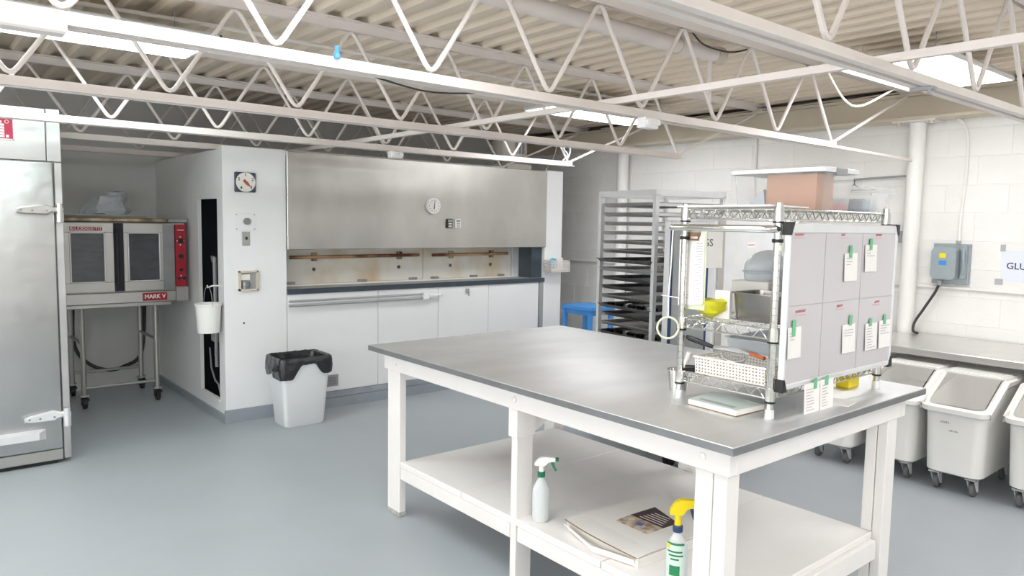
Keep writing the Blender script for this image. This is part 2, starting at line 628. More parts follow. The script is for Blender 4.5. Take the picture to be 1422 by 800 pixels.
# bridging bar across the bottom chords
tag(G().box(2.60, 2.628, -2.9, 6.85, 2.114, 2.142).build('bridging_bar', M['joist'], smooth=False),
    'long white bridging bar lying across the joists towards the oven', 'bar')

# ------------------------------------------------------------------ ceiling troffers
def troffer(x0, x1, y0, y1, label, lens='lens', z=2.455):
    t = thing('ceiling_light', label, 'ceiling light', ((x0 + x1) / 2, (y0 + y1) / 2, z), group='panel lights between the joists')
    g = G()
    g.box(x0, x1, y0, y0 + 0.012, z, z + 0.025)
    g.box(x0, x1, y1 - 0.012, y1, z, z + 0.025)
    g.box(x0, x0 + 0.012, y0, y1, z, z + 0.025)
    g.box(x1 - 0.012, x1, y0, y1, z, z + 0.025)
    g.box(x0, x1, y0, y1, z + 0.022, z + 0.027)
    g.build('housing', M['lampframe'], t, smooth=False)
    G().box(x0 + 0.012, x1 - 0.012, y0 + 0.012, y1 - 0.012, z + 0.002, z + 0.008).build('diffuser', M[lens], t, smooth=False)
    for sx in (x0 + 0.2, x1 - 0.2):
        for sy in (y0 + 0.1, y1 - 0.1):
            G().cyl((sx, sy, z + 0.025), (sx, sy, ZD + 0.02), 0.002, 5).build('hanger_wire', M['grey'], t)



troffer(4.07, 5.20, 1.56, 2.15, 'glowing panel light at the right by the pipe column')
troffer(3.92, 5.18, 3.98, 4.62, 'glowing panel light in the middle near the tray rack')
troffer(0.08, 1.31, 3.93, 4.55, 'cool glowing panel light at the upper left by the steel freezer', 'lens_cyan')
troffer(0.35, 1.57, 1.52, 2.12, 'added panel light over the open floor left of the work table')  # this panel and those below are unseen, added to brighten the room
troffer(-2.3, -1.08, 1.52, 2.12, 'added panel light over the left end of the room')
troffer(-2.3, -1.08, 3.93, 4.55, 'added panel light at the left beyond the freezer')
troffer(-0.6, 0.62, -1.1, -0.5, 'added panel light behind the viewpoint')
troffer(3.3, 4.52, -0.45, 0.15, 'added panel light over the aisle by the ingredient bins')
troffer(1.3, 2.52, -1.1, -0.5, 'added panel light behind the viewpoint near the table')
troffer(3.3, 4.52, -1.9, -1.3, 'added panel light behind the viewpoint near the block wall')

# ------------------------------------------------------------------ roof pipes, cables, small lamp boxes
t = thing('roof_pipe', 'thick cream pipe hung below the deck with a capped end', 'pipe', (2.0, 2.60, 2.49))
G().tube([(-2.8, 2.60, 2.53), (3.66, 2.60, 2.53)], 0.042, 16).build('run', M['joist'], t)
G().cyl((3.63, 2.60, 2.53), (3.70, 2.60, 2.53), 0.050, 16).build('end_cap', M['beam'], t)
G().tube([(3.60, 2.60, 2.50), (3.60, 2.60, 2.26)], 0.014, 10).build('drop_pipe', M['joist'], t)
g = G()
for hx in (0.9, 2.1, 3.3):
    g.tube([(hx, 2.60 + 0.046 * math.cos(a), 2.53 + 0.046 * math.sin(a)) for a in [2 * PI * k / 16 for k in range(16)]], 0.003, 5, closed=True)
    g.cyl((hx, 2.60, 2.57), (hx, 2.60, 2.62), 0.003, 5)
g.build('hanger', M['beam'], t)
pts = [(-2.8 + 0.5 * k, 4.13 + 0.004 * math.sin(k * 2.1), 2.565 + 0.004 * math.sin(k * 1.7)) for k in range(17)]
t = thing('roof_conduit', 'narrow cream conduit running under the deck past the third joist', 'conduit', (1, 4.13, 2.55))
G().tube(pts, 0.012, 8).build('run', M['joist'], t)
for k in range(7):
    G().cyl((-2 + k * 1.05, 4.13, 2.565), (-1.94 + k * 1.05, 4.13, 2.565), 0.017, 8).build('coupling', M['joist'], t)


def cable(name, pts, r, m, label, n=14):
    P = [Vector(p) for p in pts]
    out = []
    for i in range(len(P) - 1):
        p0 = P[max(i - 1, 0)]
        p1, p2 = P[i], P[i + 1]
        p3 = P[min(i + 2, len(P) - 1)]
        for k in range(n):
            s = k / n
            out.append(0.5 * ((2 * p1) + (p2 - p0) * s + (2 * p0 - 5 * p1 + 4 * p2 - p3) * s * s + (3 * p1 - p0 - 3 * p2 + p3) * s ** 3))
    out.append(P[-1])
    return tag(G().tube(out, r, 7).build(name, m), label, 'cable')


cable('hanging_cable', [(4.12, 2.2, 2.50), (4.16, 2.2, 2.463), (4.385, 2.2, 2.322), (4.608, 2.2, 2.309), (5.01, 2.2, 2.451), (5.25, 2.2, 2.52), (5.5, 2.2, 2.59)], 0.007, M['cablew'], 'cream cable sagging under the panel light beside the column')
cable('sagging_wire', [(1.36, 2.44, 2.072), (1.49, 2.45, 2.058), (1.59, 2.455, 2.052), (1.70, 2.455, 2.058), (1.82, 2.45, 2.072)], 0.0035, M['cable'], 'thin dark wire sagging just under the second joist')
cable('dark_wire_loop', [(3.22, 2.47, 2.59), (3.38, 2.50, 2.536), (3.55, 2.50, 2.525), (3.69, 2.50, 2.538), (3.85, 2.47, 2.585)], 0.005, M['cable'], 'dark cable looped over the capped pipe end')
cable('drop_wire', [(5.02, 5.4, 2.6), (5.02, 5.4, 2.4), (5.025, 5.42, 2.24), (5.02, 5.552, 2.078)], 0.003, M['cablew'], 'thin wire dropping from the deck to the oven hood top')
cable('knotted_cable', [(4.62, 4.88, 2.115), (4.66, 4.86, 2.17), (4.60, 4.85, 2.22), (4.66, 4.85, 2.25), (4.70, 4.87, 2.20), (4.645, 4.86, 2.115)], 0.008, M['frost'], 'pale cord knotted round the end of the bright joist')

for (cx, cy, lb) in ((2.80, 2.375, 'small white twin lamp box clipped to the second joist'), (2.86, 4.835, 'small white twin lamp box on the bright joist over the hood')):
    t = thing('emergency_lamp', lb, 'lamp', (cx, cy, 2.02))
    G().box(cx - 0.05, cx + 0.05, cy - 0.035, cy + 0.02, 2.015, 2.066, bevel=0.004).build('housing', M['white'], t)
    for s in (-1, 1):
        G().cyl((cx + s * 0.033, cy - 0.035, 2.042), (cx + s * 0.033, cy - 0.05, 2.042), 0.013, 14).build('lamp_head', M['lampframe'], t)
t = thing('blue_clip', 'bright blue plastic clip standing on the second joist chord', 'clip', (1.19, 2.38, 2.112))
G().lathe([(0.012, 0), (0.012, 0.012), (0.007, 0.02), (0.009, 0.04)], (1.19, 2.40, 2.107), 10).build('clip_body', M['blue'], t)
t = thing('fixture_clip', 'small grey clamp under the nearest joist chord', 'clamp', (2.90, 1.165, 2.05))
G().box(2.885, 2.915, 1.12, 1.205, 2.058, 2.069).build('clamp_plate', M['grey'], t)
G().cyl((2.90, 1.14, 2.045), (2.90, 1.14, 2.058), 0.007, 8).build('clamp_screw', M['grey'], t)
t = thing('junction_box', 'white junction box with conduit stub at the far left of the second joist', 'box', (0.36, 2.36, 2.04))
G().box(0.12, 0.37, 2.33, 2.40, 2.035, 2.068, bevel=0.006).build('box_body', M['joist'], t)
G().cyl((0.12, 2.36, 2.05), (-0.2, 2.36, 2.05), 0.012, 8).build('conduit_stub', M['joist'], t)

# ventilator on the oven roof
t = thing('roof_ventilator', 'cream round ventilator on a square base above the oven roof', 'fan', (5.0, 5.85, 2.0))
VX, VY = 5.02, 6.12
G().box(VX - 0.17, VX + 0.17, VY - 0.17, VY + 0.17, 2.02, 2.17, bevel=0.01).build('base_box', M['joist'], t)
G().lathe([(0.12, 2.17), (0.17, 2.20), (0.185, 2.28), (0.185, 2.40), (0.15, 2.47), (0.06, 2.49)], (VX, VY, 0), 24).build('drum', M['joist'], t)
g = G()
for k in range(3):
    g.box(VX - 0.06 + 0.045 * k - 0.012, VX - 0.06 + 0.045 * k + 0.012, VY - 0.192, VY - 0.18, 2.27, 2.39)
g.build('louvre_slot', M['grey'], t)

# ------------------------------------------------------------------ alcove enclosure: pillar and side wall with the narrow opening
wa = G()
YP = 5.57
wa.box(1.84, 2.322, YP, YP + 0.10, 0, 2.08)
wa.box(1.84, 1.862, YP + 0.10, 5.70, 0, 2.06)
wa.box(1.84, 1.862, 6.15, YB, 0, 2.06)
wa.box(1.84, 1.862, 5.70, 6.15, 1.695, 2.06)
wa.box(1.84, 1.862, 5.70, 6.15, 0, 0.155)
al = wa.build('wall_alcove', M['white'], smooth=False)
tag(al, 'white enclosure pillar left of the baking oven with a side opening', kind='structure')
g = G()
g.box(1.832, 1.842, 6.14, 6.175, 0.155, 1.70)
g.box(1.832, 1.862, 5.70, 6.15, 0.14, 0.16)
g.build('door_trim', M['wall'], al, smooth=False)
g = G()
g.box(1.828, 1.845, YP + 0.0, YB - 0.01, 0, 0.065)
g.box(1.828, 2.33, YP - 0.012, YP + 0.002, 0, 0.10)
g.build('cove_base', M['cove'], al, smooth=False)
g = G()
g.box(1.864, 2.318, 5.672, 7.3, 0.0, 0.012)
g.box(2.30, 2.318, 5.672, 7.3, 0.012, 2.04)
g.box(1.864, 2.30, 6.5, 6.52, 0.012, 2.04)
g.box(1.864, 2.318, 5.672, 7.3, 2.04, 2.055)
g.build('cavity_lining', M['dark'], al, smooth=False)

t = thing('valve_pipes', 'dark valve pipework inside the narrow opening', 'pipe', (2.05, 5.95, 0.012))
g = G()
g.tube([(1.895, 5.95, 1.24), (1.90, 5.955, 0.85), (1.905, 5.97, 0.45)], 0.016, 10)
g.tube([(1.895, 5.95, 1.235), (1.90, 6.02, 1.24), (1.93, 6.10, 1.20)], 0.012, 8)
g.build('riser', M['grey'], t)
g = G()
g.tube([(1.98, 6.3, 0.72), (1.95, 6.12, 0.62), (1.92, 6.02, 0.52), (1.91, 5.98, 0.36)], 0.014, 8)
g.box(1.89, 1.95, 5.96, 6.06, 0.56, 0.68, bevel=0.01)
g.build('valve', M['grey'], t)
G().tube([(1.93, 6.22, 0.48), (1.91, 6.12, 0.33), (1.90, 6.0, 0.25), (1.90, 5.92, 0.23), (1.94, 5.92, 0.012)], 0.007, 6).build('hose', M['grey'], t)

# bucket on a hook at the opening
t = thing('hanging_bucket', 'small white plastic bucket hanging on the enclosure side', 'bucket', (1.735, 5.72, 0.72))
BX, BY = 1.738, 5.62
G().lathe([(0.078, 0.70), (0.092, 0.90), (0.098, 0.902), (0.098, 0.918), (0.088, 0.918), (0.075, 0.706), (0.0, 0.706)], (BX, BY, 0), 28).build('pail', M['bin'], t)
G().tube([(BX, BY + 0.10 * math.cos(a), 0.905 + 0.14 * math.sin(a)) for a in [PI * k / 14 for k in range(15)]], 0.002, 6).build('bail_handle', M['grey'], t)
G().tube([(1.84, BY, 1.045), (1.77, BY, 1.045), (1.735, BY, 1.035), (1.735, BY, 1.052)], 0.006, 8).build('hook', M['alu'], t)

# things on the pillar front (its face is y = 5.57)
t = thing('timer_dial', 'square dark timer dial numbered one to five on the white pillar', 'dial', (2.003, YP, 1.745))
G().box(1.925, 2.083, YP - 0.02, YP, 1.745, 1.893, bevel=0.006).build('case', M['navy'], t)
G().cyl((2.004, YP - 0.02, 1.819), (2.004, YP - 0.026, 1.819), 0.072, 32).build('face_plate', M['card'], t)
for s, a in (('1', 90), ('2', 22), ('3', -45), ('4', -130), ('5', 158)):
    a = math.radians(a)
    text('numeral', s, 0.032, (2.004 + 0.055 * math.cos(a), YP - 0.0275, 1.819 + 0.055 * math.sin(a)), (1, 0, 0), (0, 0, 1), M['ink'], t, bold=0.0006)
a = math.radians(-45)
d, p = Vector((math.cos(a), 0, math.sin(a))), Vector((-math.sin(a), 0, math.cos(a)))
c = Vector((2.0, YP - 0.027, 1.822))
G().slab([c - d * 0.018 - p * 0.009, c + d * 0.02 - p * 0.011, c + d * 0.055, c + d * 0.02 + p * 0.011, c - d * 0.018 + p * 0.009], (0, -0.005, 0)).build('pointer', M['orange'], t, smooth=False, label='red-brown pointer aimed at three')
t = thing('round_knob_plate', 'white square cover plate with a round grey knob under the timer dial', 'switch', (2.004, YP, 1.455))
G().box(1.925, 2.083, YP - 0.006, YP, 1.458, 1.59, bevel=0.002).build('plate', M['white'], t)
G().cyl((2.012, YP - 0.006, 1.528), (2.012, YP - 0.03, 1.528), 0.026, 20).build('knob', M['edge'], t)
g = G()
for sx in (1.937, 2.071):
    for sz in (1.47, 1.578):
        g.cyl((sx, YP - 0.006, sz), (sx, YP - 0.009, sz), 0.005, 8)
g.build('screw', M['grey'], t)
t = thing('light_switch', 'narrow grey toggle switch plate below the round knob', 'switch', (2.007, YP, 1.345))
G().box(1.977, 2.038, YP - 0.006, YP, 1.345, 1.45, bevel=0.002).build('plate', M['bronze'], t)
G().box(2.002, 2.014, YP - 0.02, YP - 0.006, 1.392, 1.412).build('toggle', M['black'], t)
t = thing('recessed_gauge_box', 'small open metal box with a dark gauge below the toggle switch', 'gauge', (2.017, YP, 1.005))
g = G()
for b in ((1.945, 2.09, 1.005, 1.018), (1.945, 2.09, 1.142, 1.155), (1.945, 1.957, 1.005, 1.155), (2.078, 2.09, 1.005, 1.155)):
    g.box(b[0], b[1], YP - 0.028, YP, b[2], b[3])
g.build('frame', M['beam'], t, smooth=False)
G().box(1.957, 2.078, YP - 0.004, YP, 1.018, 1.142).build('back_plate', M['grey'], t, smooth=False)
G().lathe([(0.028, 0), (0.028, 0.012), (0.022, 0.014), (0.028, 0.018), (0.028, 0.05)], (1.998, YP - 0.02, 1.022), 16, sy=0.55).build('gauge_body', M['edge'], t)
G().box(1.962, 2.03, YP - 0.012, YP - 0.004, 1.085, 1.128).build('gauge_card', M['card'], t)
tag(G().cyl((1.983, YP, 0.757), (1.983, YP - 0.004, 0.757), 0.007, 10).build('bolt_head', M['black']), 'single dark bolt head low on the white pillar', 'bolt')

# ------------------------------------------------------------------ big baking oven
ov = thing('baking_oven', 'long built-in baking oven with a stainless hood and white lower panels', 'oven', (3.69, 5.57, 0))
OX0, OX1 = 2.325, 5.035
g = G()
g.box(OX0, OX1, 5.85, 7.30, 0.0, 2.0)
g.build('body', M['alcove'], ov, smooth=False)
g = G()
g.box(OX0, OX1 + 0.012, 5.545, 5.57, 1.312, 2.075, bevel=0.004)
g.box(OX0, OX1, 5.57, 5.85, 1.318, 1.34)
g.box(OX0, OX1, 5.57, 5.85, 1.985, 2.0)
g.build('hood', M['hood'], ov)
# recess: back doors, cheek, ledge
xs = [OX0, 3.745, 4.815]
for i in range(2):
    d = G().box(xs[i] + 0.003, xs[i + 1] - 0.003, 5.815, 5.85, 1.012, 1.316, bevel=0.003).build('oven_door', M['ovdoor'], ov, label='heat-stained loading door with a tube handle')
    hx0, hx1 = (2.44, 3.68) if i == 0 else (3.83, 4.74)
    G().tube([(hx0, 5.785, 1.238), (hx1, 5.785, 1.242)], 0.014, 12).build('tube_handle', M['pipebr'], d, label='heat-browned tube handle')
    g = G()
    for hx in (hx0 + 0.22, hx1 - 0.2):
        g.box(hx - 0.02, hx + 0.02, 5.78, 5.817, 1.205, 1.275, bevel=0.003)
    g.build('handle_bracket', M['burnt'], d)
    g = G()
    for hx in (hx0 + 0.22, hx1 - 0.2):
        g.lathe([(0.014, 0), (0.016, -0.008), (0.006, -0.016)], (hx, 5.815, 1.135), 10, axis='y')
    g.build('latch_stud', M['tray'], d)
    for hx in ((2.44, 3.1, 3.62) if i == 0 else (3.86, 4.32, 4.66)):
        G().box(hx - 0.03, hx + 0.05, 5.79, 5.818, 1.012, 1.034, bevel=0.003).build('hinge', M['edge'], d)
G().box(OX0, 4.83, 5.79, 5.815, 1.0, 1.012).build('door_sill', M['card'], ov, smooth=False)
G().box(4.818, 4.90, 5.80, 5.85, 1.0, 1.316).build('recess_cheek', M['alu'], ov, smooth=False)
G().box(4.90, OX1 + 0.01, 5.60, 5.85, 1.0, 1.316).build('side_cheek', M['navy'], ov, smooth=False)
G().box(OX0, OX1 + 0.01, 5.565, 5.85, 0.985, 1.0, bevel=0.002).build('ledge', M['grey'], ov)
g = G().box(OX0, OX1 + 0.01, 5.553, 5.567, 0.958, 1.0, bevel=0.002).build('ledge_edge', M['navy'], ov)
# white lower front in four panels
px = [OX0, 3.135, 3.755, 4.335, 4.98]
for a, b in zip(px, px[1:]):
    G().box(a + 0.002, b - 0.002, 5.57, 5.62, 0.135, 0.956, bevel=0.002).build('front_panel', M['white'], ov)
G().box(4.985, OX1 + 0.005, 5.565, 5.85, 0.0, 0.956).build('corner_channel', M['grey'], ov, smooth=False)
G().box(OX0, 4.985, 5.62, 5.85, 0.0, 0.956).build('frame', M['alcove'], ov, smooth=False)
g = G()
g.box(OX0, 4.985, 5.555, 5.62, 0.085, 0.133)
g.box(OX0, 4.985, 5.545, 5.62, 0.0, 0.082)
g.build('kick_strip', M['cove'], ov, smooth=False)
g = G()
for k in range(13):
    g.lathe([(0.008, 0), (0.006, -0.005)], (2.5 + k * 0.19, 5.555, 0.11), 8, axis='y')
g.build('rivet', M['grey'], ov)
G().box(5.04, 5.28, 5.56, 5.72, 0.0, 2.085, bevel=0.004).build('right_post', M['white'], ov)
# pair of gas rods on the lower front
g = G()
g.tube([(OX0, 5.53, 0.905), (3.60, 5.53, 0.905)], 0.009, 8)
g.tube([(OX0, 5.53, 0.872), (3.60, 5.53, 0.872)], 0.011, 8)
g.build('gas_rod', M['grey'], ov)
g = G()
g.box(3.56, 3.62, 5.505, 5.57, 0.855, 0.925, bevel=0.006)
g.cyl((3.62, 5.53, 0.89), (3.70, 5.53, 0.89), 0.026, 14)
g.cyl((3.70, 5.53, 0.89), (3.76, 5.53, 0.89), 0.009, 8)
g.lathe([(0.004, 0), (0.014, 0.006), (0.014, 0.018), (0.004, 0.024)], (3.76, 5.53, 0.89), 10, axis='x')
g.build('gas_cock', M['white'], ov)
g = G()
g.box(4.06, 4.10, 5.558, 5.57, 0.885, 0.93, bevel=0.003)
g.box(4.085, 4.092, 5.55, 5.558, 0.86, 0.905)
g.build('latch_plate', M['grey'], ov)
g = G()
for k in range(3):
    g.box(2.672, 2.738, 5.560, 5.566, 0.19 + k * 0.024, 0.206 + k * 0.024)
g.build('louvre', M['edge'], ov)
G().box(2.655, 2.76, 5.564, 5.571, 0.175, 0.272, bevel=0.002).build('vent_frame', M['grey'], ov)

# clock, timers on the hood (its face is y = 5.545)
t = thing('wall_thermometer', 'round white dial thermometer on the stainless hood', 'thermometer', (3.66, 5.545, 1.62))
G().cyl((3.665, 5.545, 1.69), (3.665, 5.515, 1.69), 0.069, 32).build('rim', M['lampframe'], t)
G().cyl((3.665, 5.515, 1.69), (3.665, 5.512, 1.69), 0.060, 32).build('dial_face', M['paper'], t)
g = G()
g.slab([(3.66, 5.5115, 1.66), (3.668, 5.5115, 1.66), (3.674, 5.5115, 1.735), (3.671, 5.5115, 1.735)], (0, -0.002, 0))
for k in range(12):
    a = 2 * PI * k / 12
    p = Vector((3.665 + 0.05 * math.cos(a), 5.5115, 1.69 + 0.05 * math.sin(a)))
    g.box(p.x - 0.003, p.x + 0.003, 5.5105, 5.5118, p.z - 0.003, p.z + 0.003)
g.build('pointer', M['ink'], t, smooth=False)
for (x0, mm, kk, lb) in ((3.815, 'black', 'letter', 'small black clip-on kitchen timer on the hood'), (3.905, 'letter', 'grey', 'small white clip-on kitchen timer on the hood')):
    t = thing('kitchen_timer', lb, 'timer', (x0 + 0.032, 5.545, 1.492), group='magnetic timers on the hood')
    G().box(x0, x0 + 0.064, 5.525, 5.545, 1.492, 1.58, bevel=0.008, seg=2).build('case', M[mm], t)
    G().box(x0 + 0.01, x0 + 0.054, 5.523, 5.526, 1.55, 1.57).build('display', M['grey'], t)
    for k in range(3):
        G().box(x0 + 0.014, x0 + 0.05, 5.522, 5.526, 1.502 + 0.015 * k, 1.510 + 0.015 * k).build('button', M[kk], t)
# wire basket on the right post
t = thing('wall_basket', 'small white slotted basket hung on the right oven post', 'basket', (5.18, 5.56, 1.06))
g = G()
for k in range(5):
    g.box(5.03, 5.29, 5.445, 5.449, 1.065 + 0.026 * k, 1.075 + 0.026 * k)
    g.box(5.03, 5.034, 5.449, 5.558, 1.065 + 0.026 * k, 1.075 + 0.026 * k)
    g.box(5.286, 5.29, 5.449, 5.558, 1.065 + 0.026 * k, 1.075 + 0.026 * k)
for k in range(14):
    g.box(5.03 + 0.0195 * k, 5.038 + 0.0195 * k, 5.445, 5.449, 1.06, 1.18)
for k in range(6):
    g.box(5.03, 5.034, 5.449 + 0.02 * k, 5.456 + 0.02 * k, 1.06, 1.18)
g.box(5.03, 5.29, 5.445, 5.558, 1.058, 1.064)
g.box(5.03, 5.29, 5.552, 5.558, 1.06, 1.2)
g.build('tray', M['perf'], t, smooth=False)
g = G()
g.lathe([(0.001, 0.0), (0.055, 0.005), (0.06, 0.05), (0.03, 0.085), (0.001, 0.095)], (5.10, 5.50, 1.105), 14, sy=0.6)
for vv in g.bm.verts:
    vv.co += Vector((random.uniform(-.012, .012), random.uniform(-.006, .006), random.uniform(-.008, .008)))
tag(g.build('blue_cloth', M['bluel']), 'crumpled light blue cloth in the wall basket', 'cloth')

# ------------------------------------------------------------------ freezer / proofer at the left edge
FY = 5.27
fr = thing('steel_freezer', 'tall dented stainless reach-in cabinet with big chrome hinges at the left edge', 'freezer', (0.1, FY, 0))
G().box(-0.75, 0.776, FY + 0.03, 5.78, 0.03, 2.185).build('body', M['dented'], fr)
G().box(-0.75, 0.70, FY, FY + 0.03, 1.872, 2.188, bevel=0.004).build('header_panel', M['dented'], fr)
g = G()
g.box(0.703, 0.778, FY - 0.002, FY + 0.03, 1.872, 2.19, bevel=0.004)
g.box(0.735, 0.778, FY - 0.004, FY + 0.03, 0.025, 1.87, bevel=0.004)
g.build('corner_trim', M['dented'], fr)
dr = G().box(-0.70, 0.728, FY - 0.03, FY + 0.03, 0.10, 1.866, bevel=0.012, seg=2).build('door', M['dented'], fr)
G().box(-0.70, 0.73, FY - 0.012, FY + 0.03, 0.025, 0.094, bevel=0.004).build('kick_panel', M['steel'], fr)
G().box(-0.72, 0.70, FY + 0.01, FY + 0.4, 0.0, 0.03).build('plinth', M['black'], fr, smooth=False)


def hinge(z, par, mm):
    y0 = FY - 0.032
    g = G()
    lo = [(0.53, y0, z - 0.022), (0.56, y0, z - 0.030), (0.69, y0, z - 0.034), (0.715, y0, z - 0.012), (0.715, y0, z + 0.022), (0.68, y0, z + 0.034), (0.56, y0, z + 0.014), (0.53, y0, z + 0.002)]
    hi = [(a + (0.008 if a < .6 else -0.004), y0 - 0.022, z + (c - z) * 0.7) for a, b, c in lo]
    g.loft([lo, hi])
    g.build('hinge_strap', mm, par)
    g = G()
    g.box(0.70, 0.775, y0 - 0.02, y0 + 0.03, z - 0.015, z + 0.018, bevel=0.006)
    g.cyl((0.752, y0 - 0.012, z - 0.075), (0.752, y0 - 0.012, z + 0.036), 0.017, 14)
    g.box(0.735, 0.776, y0 - 0.006, y0 + 0.035, z - 0.08, z - 0.01, bevel=0.004)
    g.build('hinge_knuckle', mm, par)
    g = G()
    for hx in (0.555, 0.61, 0.685):
        g.lathe([(0.007, 0), (0.005, -0.004)], (hx, y0 - 0.021, z - 0.006), 10, axis='y')
    g.build('screw', M['edge'], par)


hinge(1.583, dr, M['chrome'])
hinge(0.315, dr, M['alu'])
g = G()
lo = [(-0.7, FY - 0.03, 0.172), (0.64, FY - 0.03, 0.172), (0.64, FY - 0.03, 0.238), (-0.7, FY - 0.03, 0.238)]
hi = [(-0.7, FY - 0.075, 0.184), (0.60, FY - 0.075, 0.184), (0.60, FY - 0.075, 0.226), (-0.7, FY - 0.075, 0.226)]
g.loft([lo, hi])
g.build('bumper_bar', M['alu'], dr, smooth=False)
# red sign
G().box(0.20, 0.541, FY - 0.006, FY, 1.985, 2.125).build('red_sign', M['signred'], fr, smooth=False, label='red sign with white lettering')
g = G()
for b in ((0.20, 0.541, 2.119, 2.125), (0.20, 0.541, 1.985, 1.991), (0.536, 0.541, 1.985, 2.125)):
    g.box(b[0], b[1], FY - 0.008, FY - 0.006, b[2], b[3])
for k in range(6):
    g.box(0.30, 0.494 - (0.012 if k == 5 else 0), FY - 0.008, FY - 0.006, 1.998 + k * 0.0165, 2.0105 + k * 0.0165)
g.box(0.501, 0.515, FY - 0.008, FY - 0.006, 1.998, 2.014)
g.box(0.501, 0.513, FY - 0.008, FY - 0.006, 2.108, 2.116)
g.tube([(0.507 + 0.009 * math.cos(a), FY - 0.008, 2.09 + 0.009 * math.sin(a)) for a in [2 * PI * k / 12 for k in range(12)]], 0.002, 5, closed=True)
g.build('sign_lettering', M['letter'], fr, smooth=False)

# ------------------------------------------------------------------ convection oven on its stand
co = thing('convection_oven', 'stainless double-door convection oven with red control strip on a wheeled stand', 'oven', (1.36, 6.35, 0.86))
CY = 6.35
G().box(0.90, 1.80, CY + 0.04, 7.25, 0.872, 1.505, bevel=0.004).build('body', M['steel'], co)


def cdoor(x0, x1, wx0, wx1, mirror):
    z0, z1 = 0.965, 1.497
    d = G()
    wz0, wz1 = 1.04, 1.424
    d.box(x0, x1, CY, CY + 0.04, wz1, z1, bevel=0.003)
    d.box(x0, x1, CY, CY + 0.04, z0, wz0, bevel=0.003)
    d.box(x0, wx0, CY, CY + 0.04, wz0, wz1, bevel=0.003)
    d.box(wx1, x1, CY, CY + 0.04, wz0, wz1, bevel=0.003)
    d = d.build('door', M['steel'], co)
    G().box(wx0, wx1, CY + 0.012, CY + 0.02, wz0, wz1).build('window_glass', M['glass'], d, smooth=False)
    g = G()
    b = 0.007
    g.box(wx0, wx1, CY - 0.003, CY + 0.012, wz1 - b, wz1)
    g.box(wx0, wx1, CY - 0.003, CY + 0.012, wz0, wz0 + b)
    g.box(wx0, wx0 + b, CY - 0.003, CY + 0.012, wz0, wz1)
    g.box(wx1 - b, wx1, CY - 0.003, CY + 0.012, wz0, wz1)
    g.build('window_frame', M['alu'], d, smooth=False)
    return d


d1 = cdoor(0.905, 1.268, 0.971, 1.206, 1)
d2 = cdoor(1.335, 1.708, 1.366, 1.600, -1)
G().box(1.268, 1.335, CY + 0.012, CY + 0.04, 0.965, 1.497).build('door_gap', M['dark'], co, smooth=False)
g = G()
g.tube([(1.285, CY - 0.03, 1.02), (1.285, CY - 0.03, 1.46)], 0.011, 10)
g.tube([(1.285, CY - 0.03, 1.03), (1.285, CY + 0.02, 1.03)], 0.008, 8)
g.tube([(1.285, CY - 0.03, 1.45), (1.285, CY + 0.02, 1.45)], 0.008, 8)
g.build('door_handle', M['black'], co)
G().box(1.62, 1.708, CY - 0.001, CY + 0.002, 0.97, 1.49).build('dark_side_panel', M['edge'], co, smooth=False, label='darker heat-tinted strip of the right door')
G().box(1.714, 1.795, CY - 0.006, CY + 0.04, 0.99, 1.49, bevel=0.003).build('control_panel', M['red'], co, label='red control strip')
for z, rr in ((1.36, 0.020), (1.235, 0.018), (1.125, 0.012)):
    G().cyl((1.752, CY - 0.006, z), (1.752, CY - 0.03, z), rr, 16).build('knob', M['black'], co)
for sx in (1.735, 1.775):
    G().cyl((sx, CY - 0.006, 1.055), (sx, CY - 0.02, 1.055), 0.013, 12).build('rocker_switch', M['black'], co)
g = G()
for z in (1.327, 1.39, 1.075):
    g.cyl((1.752, CY - 0.0065, z), (1.752, CY - 0.009, z), 0.006, 8)
g.cyl((1.728, CY - 0.0065, 1.36), (1.728, CY - 0.009, 1.36), 0.005, 8)
g.cyl((1.777, CY - 0.0065, 1.36), (1.777, CY - 0.009, 1.36), 0.005, 8)
g.box(1.73, 1.78, CY - 0.008, CY - 0.006, 1.443, 1.449)
g.build('indicator', M['letter'], co)
G().box(1.712, 1.81, CY - 0.01, 6.6, 0.865, 0.99, bevel=0.006).build('panel_foot', M['steel'], co)
G().box(0.90, 1.712, CY + 0.002, CY + 0.04, 0.872, 0.955, bevel=0.003).build('lower_panel', M['steel'], co)
pl = G().box(1.462, 1.645, CY - 0.004, CY + 0.003, 0.882, 0.945, bevel=0.006).build('name_badge', M['red'], co, label='red badge lettered MARK V')
text('badge_lettering', 'MARK V', 0.046, (1.553, CY - 0.005, 0.9135), (1, 0, 0), (0, 0, 1), M['letter'], pl, bold=0.001, sx=0.95)
pl = G().box(0.965, 1.198, CY - 0.004, CY + 0.003, 1.43, 1.474).build('brand_badge', M['letter'], co, smooth=False, label='white badge lettered BLODGETT in red')
for i, ch in enumerate('BLODGETT'):
    cx = 0.985 + i * 0.0275
    G().box(cx - 0.0125, cx + 0.0125, CY - 0.0052, CY - 0.004, 1.436, 1.468).build('letter_tile', M['red'], pl, smooth=False)
    text('badge_letter', ch, 0.036, (cx, CY - 0.0056, 1.452), (1, 0, 0), (0, 0, 1), M['letter'], pl, depth=0.0004, bold=0.0006, sx=0.85)
G().box(0.90, 1.66, CY + 0.005, 7.22, 1.507, 1.535, bevel=0.004).build('top_rail', M['burnt'], co, label='scorched brown top rail')
G().box(1.67, 1.82, CY + 0.03, 6.7, 1.507, 1.535, bevel=0.004).build('top_box', M['grey'], co)

